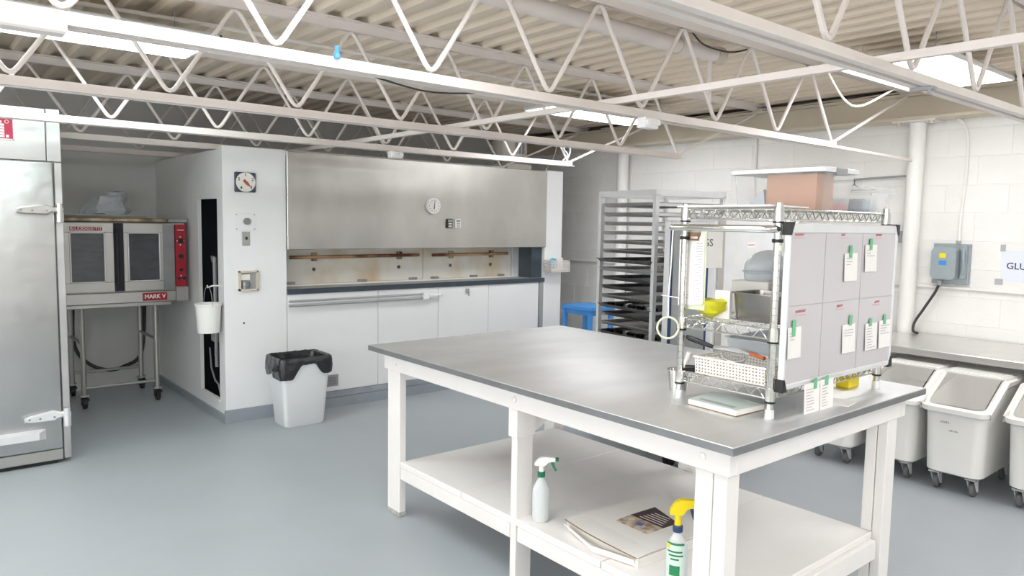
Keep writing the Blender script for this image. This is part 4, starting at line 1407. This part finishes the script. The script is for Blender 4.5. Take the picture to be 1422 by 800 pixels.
tag(G().box(2.56, 2.86, 1.54, 1.705, ZM, ZM + 0.13, bevel=0.003).build('paper_towel_box', M['card']), 'white carton behind the steel pan on the middle shelf', 'box')
t = thing('domed_container', 'pale blue domed plastic container on the white carton', 'container', (2.74, 1.59, ZM + 0.13))
g = G()
pf = [(0.115, 0.0), (0.12, 0.015), (0.12, 0.045)] + [(0.12 * math.cos(a), 0.045 + 0.075 * math.sin(a)) for a in [PI / 2 * k / 8 for k in range(1, 8)]] + [(0.012, 0.12)]
g.lathe(pf, (2.700, 1.625, ZM + 0.1305), 28, sy=0.72)
g.build('dome', M['frosted'], t)
G().lathe([(0.12, 0.0), (0.126, 0.002), (0.126, 0.008), (0.12, 0.01)], (2.700, 1.625, ZM + 0.160), 28, sy=0.72).build('rim_band', M['frost'], t)
t = thing('printed_tin', 'small white pack with blue print above the steel pan', 'box', (2.58, 1.44, ZM))
G().box(2.555, 2.60, 1.40, 1.46, ZM, ZM + 0.165, bevel=0.002).build('pack', M['paper'], t)
G().slab([(2.5545, 1.455, ZM + 0.125), (2.5545, 1.42, ZM + 0.12), (2.5545, 1.405, ZM + 0.14), (2.5545, 1.44, ZM + 0.15)], (-0.0006, 0, 0)).build('blue_print', M['bluel'], t, smooth=False)

# things on the bottom shelf (z 1.004)
ZB = 1.0037
t = thing('perforated_basket', 'white perforated plastic basket on the bottom wire shelf', 'basket', (2.37, 1.51, ZB))
g = G()
bx0, bx1, by0, by1, bh = 2.272, 2.48, 1.362, 1.652, 0.062


def lattice(p00, p10, p01, nu, nv, th):
    p00, p10, p01 = Vector(p00), Vector(p10), Vector(p01)
    U, V = p10 - p00, p01 - p00
    N = U.cross(V).normalized() * th
    for i in range(nu + 1):
        a = (i - 0.22) / nu if i else 0
        b = (i + 0.22) / nu if i < nu else 1
        g.slab([p00 + U * a, p00 + U * b, p00 + U * b + V, p00 + U * a + V], N)
    for j in range(nv + 1):
        a = (j - 0.24) / nv if j else 0
        b = (j + 0.24) / nv if j < nv else 1
        g.slab([p00 + V * a, p00 + V * a + U, p00 + V * b + U, p00 + V * b], N)


zl, zh = ZB + 0.004, ZB + bh
lattice((bx0, by1, zl), (bx0, by0, zl), (bx0 - 0.004, by1, zh), 22, 5, 0.0018)
lattice((bx1, by1, zl), (bx1, by0, zl), (bx1 + 0.004, by1, zh), 22, 5, 0.0018)
lattice((bx0, by0, zl), (bx1, by0, zl), (bx0, by0 - 0.004, zh), 16, 5, 0.0018)
lattice((bx0, by1, zl), (bx1, by1, zl), (bx0, by1 + 0.004, zh), 16, 5, 0.0018)
g.box(bx0, bx1, by0, by1, ZB, ZB + 0.004)
g.tube([(bx0 - 0.005, by0 - 0.005, zh), (bx1 + 0.005, by0 - 0.005, zh), (bx1 + 0.005, by1 + 0.005, zh), (bx0 - 0.005, by1 + 0.005, zh)], 0.004, 6, closed=True)
g.build('basket_body', M['perf'], t, smooth=False)
t = thing('wire_sieve', 'small wire mesh sieve lying on the perforated basket', 'sieve', (2.36, 1.52, ZB + 0.03))
sc = Vector((2.345, 1.535, ZB + 0.075))
tl = Matrix.Rotation(math.radians(-18), 4, 'Y') @ Matrix.Rotation(math.radians(10), 4, 'X')
T = Matrix.Translation(sc) @ tl
g = G(T=T)
g.tube([(0.045 * math.cos(a), 0.045 * math.sin(a), 0) for a in [2 * PI * k / 24 for k in range(24)]], 0.0025, 6, closed=True)
g.tube([(-0.045, 0.02, 0), (-0.07, 0.05, 0.006), (-0.085, 0.07, 0.008)], 0.0022, 6)
g.build('rim', M['alu'], t)
g = G(T=T)
for i in range(12):
    a = PI * i / 12
    g.tube([(0.044 * math.cos(q) * math.cos(a), 0.044 * math.cos(q) * math.sin(a), -0.034 * math.sin(q)) for q in [PI * k / 12 for k in range(13)]], 0.0009, 4)
for q in (0.4, 0.8, 1.15):
    g.tube([(0.044 * math.cos(q) * math.cos(a), 0.044 * math.cos(q) * math.sin(a), -0.034 * math.sin(q)) for a in [2 * PI * k / 20 for k in range(20)]], 0.0009, 4, closed=True)
tag(g.build('mesh_bowl', M['grey'], t), kind='stuff')
t = thing('frosted_tub', 'long frosted plastic tub behind the perforated basket', 'tub', (2.74, 1.56, ZB))
g = G()
g.loft([rrect(2.71, 1.545, 0.19, 0.14, 0.03, ZB), rrect(2.71, 1.545, 0.20, 0.15, 0.03, ZB + 0.105), rrect(2.71, 1.545, 0.208, 0.158, 0.03, ZB + 0.107), rrect(2.71, 1.545, 0.208, 0.158, 0.03, ZB + 0.112), rrect(2.71, 1.545, 0.196, 0.146, 0.03, ZB + 0.110), rrect(2.71, 1.545, 0.186, 0.136, 0.03, ZB + 0.006)])
g.build('tub_body', M['frosted'], t)
t = thing('cake_spatula', 'long spatula with black handle lying across basket and tub', 'spatula', (2.40, 1.56, ZB + 0.1))
pa, pb, pc, pd = Vector((2.28, 1.705, ZB + 0.128)), Vector((2.305, 1.600, ZB + 0.101)), Vector((2.33, 1.50, ZB + 0.098)), Vector((2.345, 1.44, ZB + 0.090))
G().tube([pa, pa.lerp(pb, 0.15), pa.lerp(pb, 0.6), pb], 0.01, 10, radii=[0.007, 0.011, 0.010, 0.007]).build('handle', M['black'], t, label='black handle')
G().slab([pb + Vector((0.005, 0.002, 0.006)), pc + Vector((0.008, 0.003, 0.009)), pd + Vector((0.006, 0.002, 0.006)), pd - Vector((0.006, 0.002, 0.006)), pc - Vector((0.008, 0.003, 0.009)), pb - Vector((0.005, 0.002, 0.006))], (-0.002, 0, 0.002)).build('blade', M['edge'], t, smooth=False)
t = thing('paring_knife', 'small knife with orange-brown handle resting by the near post', 'knife', (2.42, 1.45, ZB + 0.1))
G().tube([(2.27, 1.368, ZB + 0.097), (2.285, 1.432, ZB + 0.103)], 0.007, 8).build('handle', M['orange'], t, label='orange-brown handle')
G().slab([(2.280, 1.432, ZB + 0.103), (2.291, 1.430, ZB + 0.103), (2.312, 1.50, ZB + 0.112), (2.298, 1.492, ZB + 0.112)], (0, 0, 0.002)).build('blade', M['chrome'], t, smooth=False)
t = thing('steel_cup', 'small stainless cup behind the far shelf post', 'cup', (2.36, 1.79, 0.9))
G().lathe([(0.034, 0.0), (0.042, 0.078), (0.046, 0.08), (0.046, 0.083), (0.040, 0.081), (0.032, 0.006), (0.0, 0.006)], (2.36, 1.795, 0.9003), 24).build('cup_body', M['chrome'], t)
t = thing('white_whisk', 'white handled whisk standing in the small steel cup', 'whisk', (2.36, 1.78, 0.907))
G().tube([(2.365, 1.785, 0.96), (2.372, 1.768, 1.02), (2.376, 1.758, 1.055)], 0.010, 10, radii=[0.006, 0.010, 0.011]).build('handle', M['letter'], t)
g = G()
for k in range(5):
    a = PI * k / 5
    g.tube([(2.365 - 0.006 + 0.014 * math.sin(q) * math.cos(a), 1.787 + 0.014 * math.sin(q) * math.sin(a), 0.962 - 0.052 * (1 - math.cos(q)) / 2) for q in [2 * PI * j / 12 for j in range(12)]], 0.0009, 4, closed=True)
g.build('whisk_wires', M['grey'], t)
g = G()
g.tube([(2.275, 1.70, ZB + 0.012), (2.30, 1.655, ZB + 0.014)], 0.010, 8)
g.box(2.27, 2.31, 1.66, 1.71, ZB, ZB + 0.008)
tag(g.build('black_clamp', M['black']), 'black clamp lying on the bottom shelf by the far post', 'clamp')

# kitchen scale under the shelf
t = thing('kitchen_scale', 'flat white kitchen scale on the table under the wire shelf', 'scale', (2.27, 1.53, 0.9))
q = [Vector((2.190, 1.618, 0)), Vector((2.178, 1.410, 0)), Vector((2.345, 1.405, 0)), Vector((2.375, 1.645, 0))]
G().slab([p + Vector((0, 0, 0.9005)) for p in q], (0, 0, 0.004)).build('base', M['kraft'], t, smooth=False)
G().slab([p + Vector((0, 0, 0.9045)) for p in q], (0, 0, 0.016)).build('case', M['bin'], t, smooth=False)
cq = sum(q, Vector()) / 4
G().slab([cq + (p - cq) * 0.94 + Vector((0, 0, 0.9206)) for p in q], (0, 0, 0.002)).build('platform', M['scale_g'], t, smooth=False)
G().slab([Vector((2.212, 1.59, 0.9227)), Vector((2.204, 1.44, 0.9227)), Vector((2.226, 1.44, 0.9227)), Vector((2.236, 1.59, 0.9227))], (0, 0, 0.0006)).build('display_strip', M['grey'], t, smooth=False)

# ------------------------------------------------------------------ tray racks and trays
RKX, RKY, RZ = 3.865, 3.175, math.radians(-9.4)
RW, RD, RH = 0.645, 0.625, 1.79      # local x (right face), local y (open left face)
rk = thing('tray_rack', 'tall aluminium bun tray rack behind the work table', 'rack', (RKX, RKY, 0), RZ)
LG = lambda: G(local=True)
for (px_, py_) in ((0, 0), (RW - 0.03, 0), (0, RD - 0.03), (RW - 0.03, RD - 0.03)):
    LG().box(px_, px_ + 0.03, py_, py_ + 0.03, 0.13, RH - 0.03).build('post', M['alu'], rk, smooth=False)
    c = LG().box(px_, px_ + 0.03, py_, py_ + 0.03, 0.11, 0.13).build('caster', M['grey'], rk, smooth=False)
    LG().cyl((px_ + 0.005, py_ + 0.015, 0.055), (px_ + 0.03, py_ + 0.015, 0.055), 0.055, 18).build('wheel', M['black'], c)
g = LG()
g.box(0, RW, 0, 0.03, RH - 0.042, RH)
g.box(0, RW, RD - 0.03, RD, RH - 0.042, RH)
g.box(0, 0.03, 0.03, RD - 0.03, RH - 0.042, RH)
g.box(RW - 0.03, RW, 0.03, RD - 0.03, RH - 0.042, RH)
g.build('top_frame', M['alu'], rk, smooth=False)
g = LG()
g.box(0, RW, 0, 0.03, 0.13, 0.16)
g.box(0, RW, RD - 0.03, RD, 0.13, 0.16)
g.box(RW - 0.03, RW, 0.03, RD - 0.03, 0.13, 0.16)
g.build('bottom_frame', M['alu'], rk, smooth=False)
NL, PIT = 23, 0.0665
levels = [0.215 + PIT * i for i in range(NL)]
sl_me = None
for z in levels:
    for side in (0, 1):
        if sl_me is None:
            gg = LG()
            gg.box(0.032, RW - 0.032, 0.004, 0.045, 0, 0.003)
            gg.box(0.032, RW - 0.032, 0.004, 0.007, 0, 0.022)
            o = gg.build('slide', M['alu'], rk, smooth=False)
            sl_me = o.data
            o.location = (0, 0, z)
        else:
            o = bpy.data.objects.new('slide', sl_me)
            COL.objects.link(o)
            o.parent = rk
            if side:
                o.location = (RW, RD, z)
                o.rotation_euler = (0, 0, PI)
            else:
                o.location = (0, 0, z)
RM = ROOT[rk.name]
proto = {}
TL = ['topmost', 'second', 'third', 'fourth', 'fifth', 'sixth', 'seventh', 'eighth', 'ninth', 'tenth', 'eleventh', 'twelfth', 'thirteenth', 'fourteenth', 'fifteenth', 'sixteenth', 'seventeenth', 'eighteenth', 'nineteenth', 'twentieth', 'twenty-first', 'twenty-second', 'twenty-third']


def tray_mesh(mm):
    g = LG()
    cx_, cy_ = RW / 2, RD / 2
    hx, hy = RW / 2 - 0.02, RD / 2 - 0.014
    g.loft([rrect(cx_, cy_, hx - 0.02, hy - 0.02, 0.015, 0.0), rrect(cx_, cy_, hx - 0.004, hy - 0.004, 0.015, 0.024), rrect(cx_, cy_, hx, hy, 0.015, 0.025), rrect(cx_, cy_, hx, hy, 0.015, 0.021)], True, False)
    return g.build('sheet_pan', mm)


for i, z in enumerate(reversed(levels)):
    kind = 'trayb' if i < 6 or i % 3 == 1 else 'tray'
    if kind not in proto:
        o = tray_mesh(M[kind])
        proto[kind] = o
    else:
        o = proto[kind].copy()
        COL.objects.link(o)
    out = 0.0 if i < 6 else random.choice([-0.0, -0.03, 0.02, -0.015])
    if i == 6:
        out = -0.05
    o.matrix_world = RM @ Matrix.Translation((out, 0, z + 0.0035))
    ROOT[o.name] = o.matrix_world.copy()
    tag(o, '%s tray from the top of the tall rack, %s' % (TL[i], 'clean bright metal' if kind == 'trayb' else 'baked dark metal'), 'tray', 'trays in the tall rack')

# baking molds standing on the lower trays
mp = {}


def mold(kind):
    if kind in mp:
        o = mp[kind].copy()
        COL.objects.link(o)
        return o
    g = LG()
    if kind == 0:
        g.lathe([(0.026, 0), (0.034, 0.03), (0.036, 0.03), (0.034, 0.028), (0.024, 0.003), (0, 0.003)], (0, 0, 0), 12)
        o = g.build('baking_mold', M['mold'])
    else:
        g.lathe([(0.030, 0), (0.030, 0.034), (0.028, 0.034), (0.028, 0.003), (0, 0.003)], (0, 0, 0), 12)
        o = g.build('baking_mold', M['trayb'])
    mp[kind] = o
    return o


cnt = 0
for li in (11, 14, 16, 17, 20):
    z = levels[::-1][li] + 0.0045
    for k in range(7):
        kd = 1 if (k + li) % 3 == 0 else 0
        o = mold(kd)
        o.matrix_world = RM @ Matrix.Translation((0.075 + 0.018 * ((k * 5) % 3), 0.075 + 0.078 * k, z))
        tag(o, ('%s small baking mold, %s from the near post on the %s tray' % ('silver' if kd else 'dark', TL[k] if k else 'first', TL[li])), 'mold', 'small %s molds on the %s tray' % ('silver' if kd else 'dark', TL[li]))
        ROOT[o.name] = o.matrix_world.copy()
        cnt += 1

# enclosed steel cabinet in front of the rack
ec = thing('steel_cabinet', 'narrow enclosed steel tray cabinet between the rack and the wire shelf', 'cabinet', (4.05, 2.77, 0))
EX0, EX1, EY0, EY1, EZ = 3.70, 4.42, 2.585, 2.965, 1.585
G().box(EX0 + 0.03, EX1, EY0, EY1, 0.13, EZ, bevel=0.003).build('body', M['alu'], ec)
d = G()
d.box(EX0, EX0 + 0.028, EY0 + 0.002, EY0 + 0.045, 0.14, EZ - 0.005, bevel=0.004)
d.box(EX0, EX0 + 0.028, EY1 - 0.045, EY1 - 0.002, 0.14, EZ - 0.005, bevel=0.004)
d.box(EX0, EX0 + 0.028, EY0 + 0.045, EY1 - 0.045, EZ - 0.045, EZ - 0.005, bevel=0.004)
d.box(EX0, EX0 + 0.028, EY0 + 0.045, EY1 - 0.045, 0.14, 0.18, bevel=0.004)
d = d.build('door', M['alu'], ec)
G().box(EX0 + 0.012, EX0 + 0.02, EY0 + 0.045, EY1 - 0.045, 0.18, EZ - 0.045).build('door_panel', M['grey'], d, smooth=False)
g = G()
g.box(EX0 + 0.004, EX0 + 0.014, EY1 - 0.066, EY1 - 0.046, 0.18, EZ - 0.045)
g.box(EX0 + 0.004, EX0 + 0.014, EY0 + 0.046, EY0 + 0.060, 0.18, EZ - 0.045)
g.build('door_gasket', M['nblue'], d, smooth=False, label='dark blue door gasket')
g = G()
g.box(EX0 + 0.03, EX0 + 0.09, EY0 - 0.006, EY0, 0.13, EZ)
g.box(EX1 - 0.05, EX1, EY0 - 0.006, EY0, 0.13, EZ)
g.build('side_seam', M['steel'], ec, smooth=False)
G().box(4.03, 4.12, EY0 - 0.0012, EY0, 1.425, 1.455).build('label_sticker', M['letter'], ec, smooth=False, label='white sticker with red print')
G().box(4.04, 4.11, EY0 - 0.0018, EY0 - 0.0012, 1.437, 1.443).build('sticker_print', M['inkred'], ec, smooth=False)
for cx_, cy_ in ((EX0 + 0.07, EY0 + 0.05), (EX1 - 0.07, EY0 + 0.05), (EX0 + 0.07, EY1 - 0.05), (EX1 - 0.07, EY1 - 0.05)):
    c = G().box(cx_ - 0.03, cx_ + 0.03, cy_ - 0.03, cy_ + 0.03, 0.115, 0.13).build('caster', M['grey'], ec, smooth=False)
    G().cyl((cx_, cy_ - 0.014, 0.055), (cx_, cy_ + 0.014, 0.055), 0.055, 18).build('wheel', M['black'], c)
    G().box(cx_ - 0.02, cx_ + 0.02, cy_ - 0.02, cy_ + 0.02, 0.09, 0.116).build('fork', M['grey'], c)
t = thing('paper_sign', 'white paper sign with the letters GS taped on the steel cabinet', 'sign', (3.70, 2.62, 1.31))
G().slab([(EX0 - 0.004, 2.690, 1.52), (EX0 - 0.004, 2.535, 1.532), (EX0 - 0.004, 2.53, 1.31), (EX0 - 0.004, 2.685, 1.30)], (0.002, 0, 0)).build('sheet', M['paper'], t, smooth=False)
text('lettering', 'GS', 0.062, (EX0 - 0.0048, 2.632, 1.452), (0, -1, 0), (0, 0, 1), M['ink'], t, depth=0.0003)

# blue plastic table behind the rack
t = thing('blue_side_table', 'small bright blue plastic table in the far corner', 'table', (5.1, 4.95, 0))
G().box(4.93, 5.27, 4.78, 5.18, 0.735, 0.775, bevel=0.006, seg=2).build('tabletop', M['blue'], t)
for lx in (4.955, 5.235):
    for ly in (4.81, 5.15):
        G().box(lx - 0.02, lx + 0.02, ly - 0.02, ly + 0.02, 0.0, 0.736, bevel=0.004).build('leg', M['blue'], t)
g = G()
g.box(4.95, 5.25, 4.80, 4.81, 0.69, 0.735)
g.box(4.95, 5.25, 5.15, 5.16, 0.69, 0.735)
g.box(4.95, 4.96, 4.81, 5.15, 0.69, 0.735)
g.box(5.24, 5.25, 4.81, 5.15, 0.69, 0.735)
g.build('apron', M['blue'], t, smooth=False)

# ------------------------------------------------------------------ counter along the right wall
ct = thing('steel_counter', 'long stainless counter along the white block wall', 'counter', (5.5, 1.0, 0))
ZC = 0.775
G().box(5.11, 5.795, -1.2, 2.95, ZC - 0.004, ZC, bevel=0.001).build('worktop', M['work'], ct)
G().box(5.106, 5.115, -1.2, 2.95, ZC - 0.045, ZC - 0.002, bevel=0.002).build('front_fold', M['steel'], ct)
G().box(5.795, 5.93, -1.2, 2.295, ZC - 0.004, ZC).build('rear_strip', M['work'], ct, smooth=False)
for yy in (2.90, 0.6, -1.1):
    for xx in (5.16, 5.75):
        G().cyl((xx, yy, 0), (xx, yy, ZC - 0.004), 0.02, 14).build('leg', M['steel'], ct)
g = G()
g.box(5.13, 5.78, 2.88, 2.92, ZC - 0.045, ZC - 0.004)
g.box(5.13, 5.78, -1.12, -1.08, ZC - 0.045, ZC - 0.004)
g.box(5.72, 5.76, -1.1, 2.88, ZC - 0.045, ZC - 0.004)
g.build('under_frame', M['steel'], ct, smooth=False)


# ingredient bins: local x points to the wall, front at x = 0
def ingredient_bin(loc, label):
    t = thing('ingredient_bin', label, 'bin', loc, 0.0, group='rolling ingredient bins under the counter')
    L, Wd = 0.66, 0.352
    zf = lambda x_: 0.515 + (0.665 - 0.515) * min(1.0, max(0.0, (x_ - 0.02) / 0.27))
    g = LG()
    g.loft([rrect(L / 2, 0, L / 2 - 0.055, Wd / 2 - 0.045, 0.05, 0.115, 5), rrect(L / 2, 0, L / 2 - 0.035, Wd / 2 - 0.025, 0.06, 0.125, 5),
            rrect(L / 2, 0, L / 2 - 0.012, Wd / 2 - 0.012, 0.06, zf, 5), ], True, False)
    ins = [(x_, y_, z_ - 0.002) for x_, y_, z_ in rrect(L / 2, 0, L / 2 - 0.018, Wd / 2 - 0.018, 0.055, zf, 5)]
    g.loft([[(x_, y_, z_) for x_, y_, z_ in rrect(L / 2, 0, L / 2 - 0.012, Wd / 2 - 0.012, 0.06, zf, 5)], ins, rrect(L / 2, 0, L / 2 - 0.05, Wd / 2 - 0.04, 0.05, 0.14, 5)], False, True)
    g.build('bin_body', M['bin'], t)
    rim = []
    for x_, y_, z_ in rrect(L / 2, 0, L / 2, Wd / 2, 0.06, zf, 6):
        rim.append((x_, y_, z_ - 0.004))
    # add points where the slope breaks so that the rim follows the body
    g = LG()
    ring0 = rrect(L / 2, 0, L / 2 + 0.006, Wd / 2 + 0.004, 0.065, zf, 6)
    ring1 = rrect(L / 2, 0, L / 2 - 0.026, Wd / 2 - 0.026, 0.045, zf, 6)
    def brk(ring):
        out = []
        k = len(ring)
        for i in range(k):
            a, b = Vector(ring[i]), Vector(ring[(i + 1) % k])
            out.append(tuple(a))
            if abs(b.x - a.x) > 0.2:
                for s in sorted([(0.02 - a.x) / (b.x - a.x), (0.29 - a.x) / (b.x - a.x)]):
                    p = a.lerp(b, s)
                    out.append((p.x, p.y, zf(p.x)))
        return out
    r0, r1 = brk(ring0), brk(ring1)
    up = lambda r, d: [(a, b, c + d) for a, b, c in r]
    g.loft([up(r0, -0.030), up(ring_out(r0, r1, 0.25), -0.024), up(ring_out(r0, r1, 0.3), 0.002), up(ring_mid(r0, r1), 0.012), up(r1, 0.002), up(r1, -0.010)], False, False)
    g.build('rim', M['bin'], t)
    g = LG()
    g.slab([(0.300, -Wd / 2 + 0.004, 0.674), (L - 0.005, -Wd / 2 + 0.004, 0.674), (L - 0.005, Wd / 2 - 0.004, 0.674), (0.300, Wd / 2 - 0.004, 0.674)], (0, 0, 0.012))
    g.slab([(0.325, -Wd / 2 + 0.03, 0.686), (L - 0.03, -Wd / 2 + 0.03, 0.686), (L - 0.03, Wd / 2 - 0.03, 0.686), (0.325, Wd / 2 - 0.03, 0.686)], (0, 0, 0.004))
    g.build('rear_lid', M['bin'], t, smooth=False)
    g = LG()
    g.slab([(0.035, -Wd / 2 + 0.032, 0.526), (0.297, -Wd / 2 + 0.032, 0.674), (0.297, Wd / 2 - 0.032, 0.674), (0.035, Wd / 2 - 0.032, 0.526)], (-0.002, 0, 0.004))
    g.build('sloped_lid', M['lid'], t, smooth=False)
    for cx_ in (0.085, L - 0.085):
        for cy_ in (-0.098, 0.098):
            c = LG().box(cx_ - 0.035, cx_ + 0.035, cy_ - 0.03, cy_ + 0.03, 0.105, 0.116).build('caster', M['grey'], t, smooth=False)
            g = LG()
            for s in (-1, 1):
                g.slab([(cx_ - 0.03, cy_ + s * 0.020 - 0.0015, 0.106), (cx_ + 0.03, cy_ + s * 0.020 - 0.0015, 0.106), (cx_ + 0.045, cy_ + s * 0.020 - 0.0015, 0.03), (cx_ + 0.02, cy_ + s * 0.020 - 0.0015, 0.03)], (0, 0.003, 0))
            g.build('fork', M['alu'], c, smooth=False)
            LG().lathe([(0.0, -0.014), (0.038, -0.014), (0.044, -0.010), (0.044, 0.010), (0.038, 0.014), (0.0, 0.014)], (cx_ + 0.03, cy_, 0.044), 20, axis='y').build('wheel', M['rubber'], c)
    return t


def ring_out(a, b, k):
    return [tuple(Vector(p) + (Vector((p[0], p[1], 0)) - Vector((q[0], q[1], 0))) * k) for p, q in zip(a, b)]


def ring_mid(a, b):
    return [tuple((Vector(p) + Vector(q)) / 2) for p, q in zip(a, b)]


ib = ingredient_bin((4.67, 2.34, 0), 'white ingredient bin farthest along the counter, mostly hidden by the table')
BINS = [((4.69, 1.966, 0), 'white ingredient bin holding dark powder beside the table corner'),
        ((4.665, 1.588, 0), 'white ingredient bin with faint handwriting on its full front'),
        ((4.70, 1.165, 0), 'white ingredient bin nearest the right edge of the photo')]
for loc, lb in BINS:
    copy_tree(ib, loc, 0.0, lb)


def heap(loc, m, label, z=0.30, hi=0.40):
    g = G()
    x0, y0 = loc
    R = [rrect(x0 + 0.33, y0, 0.26, 0.125, 0.05, 0.142), rrect(x0 + 0.33, y0, 0.285, 0.142, 0.05, z)]
    R.append([(x_ * 0.6 + (x0 + 0.33) * 0.4, y_ * 0.6 + y0 * 0.4, hi) for x_, y_, _ in R[1]])
    R.append([(x_ * 0.1 + (x0 + 0.33) * 0.9, y_ * 0.1 + y0 * 0.9, hi + 0.02) for x_, y_, _ in R[1]])
    g.loft(R)
    tag(g.build('ingredient_heap', m), label, 'ingredient', kind='stuff')


heap((4.69, 1.966), M['cocoa'], 'dark brown powder filling the bin beside the table corner', 0.47, 0.555)
heap((4.665, 1.588), M['flour'], 'pale flour inside the bin with handwriting', 0.34, 0.40)
g = G()
for k, (y0, w_) in enumerate(((1.655, 0.05), (1.605, 0.05))):
    for j in range(5):
        yy = y0 - j * w_ / 5
        g.box(4.674, 4.6752, yy - 0.007, yy, 0.425 - 0.045 * k, 0.433 - 0.045 * k + 0.004 * (j % 2))
hw = None
bins_c = [o for o in COL.objects if o.get('label', '').startswith('white ingredient bin with faint')][0]
tag(g.build('handwriting', M['grid'], bins_c, smooth=False), kind='stuff')

# ------------------------------------------------------------------ right wall fittings
eb = thing('electrical_box', 'grey rounded disconnect switch box on the block wall', 'electrical box', (5.91, 2.10, 1.16))
G().box(5.915, XR, 1.9759, 2.2208, 1.1604, 1.4554, bevel=0.003).build('back_box', M['elec'], eb)
g = G()
R = []
for dx, ins in ((0.0, 0.0), (-0.055, 0.002), (-0.08, 0.02)):
    R.append([(5.915 + dx, 2.122 + (y_ - 2.122) * (1 - ins * 2), 1.311 + (z_ - 1.311) * (1 - ins * 2)) for (y_, z_, _) in rrect(2.122, 1.311, 0.087, 0.120, 0.034, 0)])
g.loft(R)
g.build('cover', M['elec'], eb)
G().box(5.8325, 5.836, 2.105, 2.148, 1.352, 1.386).build('caution_label', M['yellow'], eb, smooth=False, label='yellow caution label')
G().box(5.8325, 5.836, 2.098, 2.150, 1.300, 1.333).build('rating_label', M['blue'], eb, smooth=False, label='blue rating label')
g = G()
g.tube([(5.895, 2.005, 1.43), (5.872, 2.005, 1.385), (5.872, 2.0, 1.305), (5.888, 2.005, 1.24)], 0.010, 8)
g.box(5.888, 5.917, 1.988, 2.022, 1.20, 1.445, bevel=0.004)
g.build('switch_lever', M['elec'], eb)
g = G()
g.cyl((5.905, 2.054, 1.455), (5.905, 2.054, 1.478), 0.015, 10)
g.cyl((5.885, 2.155, 1.148), (5.885, 2.155, 1.185), 0.018, 10)
g.build('cable_gland', M['grey'], eb)
cable('supply_conduit', [(5.92, 2.053, 1.466), (5.935, 2.06, 1.63), (5.936, 2.045, 1.94), (5.935, 2.05, 2.22), (5.932, 2.085, 2.32), (5.88, 2.11, 2.355)], 0.010, M['block'], 'cream conduit rising from the electrical box to the beam')
cable('machine_cord', [(5.885, 2.155, 1.165), (5.875, 2.175, 1.095), (5.865, 2.245, 0.96), (5.845, 2.292, 0.86), (5.82, 2.288, 0.797), (5.805, 2.25, 0.785)], 0.010, M['cable'], 'black cord hanging from the electrical box down to the counter')
cable('wall_pipe', [(5.937, 7.2, 1.14), (5.937, 4.5, 1.137), (5.937, 2.9, 1.133), (5.937, 1.3, 1.127), (5.937, -0.5, 1.12)], 0.013, M['block'], 'thin white pipe running level along the block wall')
cable('wall_conduit', [(5.937, 3.76, 1.16), (5.937, 3.76, 1.7), (5.937, 3.76, 2.35)], 0.013, M['block'], 'thin white conduit rising up the wall behind the cabinet')
cable('hanging_rail', [(5.92, 2.43, 1.958), (5.92, 2.72, 1.95), (5.92, 3.06, 1.934)], 0.008, M['grey'], 'short grey rail on the wall left of the pipe column')
t = thing('wire_hanger', 'dark wire hook hanging under the grey wall rail', 'hanger', (5.92, 2.84, 1.85))
g = G()
g.tube([(5.92, 2.84, 1.948), (5.91, 2.84, 1.93), (5.91, 2.84, 1.905)], 0.003, 6)
g.tube([(5.91, 2.84, 1.905), (5.91, 2.89, 1.88), (5.91, 2.91, 1.86), (5.91, 2.78, 1.86), (5.91, 2.84, 1.905)], 0.003, 6)
g.build('hook', M['cable'], t)
t = thing('wall_bracket', 'small grey wall bracket left of the pipe column', 'bracket', (5.92, 2.47, 1.5))
G().box(5.92, XR, 2.455, 2.48, 1.45, 1.54).build('plate', M['grey'], t, smooth=False)
G().cyl((5.925, 2.48, 1.495), (5.925, 2.68, 1.495), 0.008, 8).build('arm', M['grey'], t)
# gluten sign
t = thing('gluten_sign', 'white paper sign with capital letters taped to the block wall', 'sign', (5.945, 1.6, 1.2))
G().slab([(XR - 0.003, 1.79, 1.42), (XR - 0.003, 1.17, 1.411), (XR - 0.003, 1.17, 1.166), (XR - 0.003, 1.782, 1.206)], (0.002, 0, 0)).build('sheet', M['cool_paper'], t, smooth=False)
text('lettering', 'GLUTEN', 0.064, (XR - 0.0036, 1.755, 1.311), (0, -1, -0.03), (0, 0, 1), M['ink'], t, depth=0.0003, align='LEFT', bold=0.0008)
for (y0, y1, z0, z1) in ((1.765, 1.797, 1.411, 1.459), (1.768, 1.818, 1.175, 1.218)):
    G().box(XR - 0.0045, XR - 0.0030, y0, y1, z0, z1).build('tape', M['tape'], t, smooth=False)
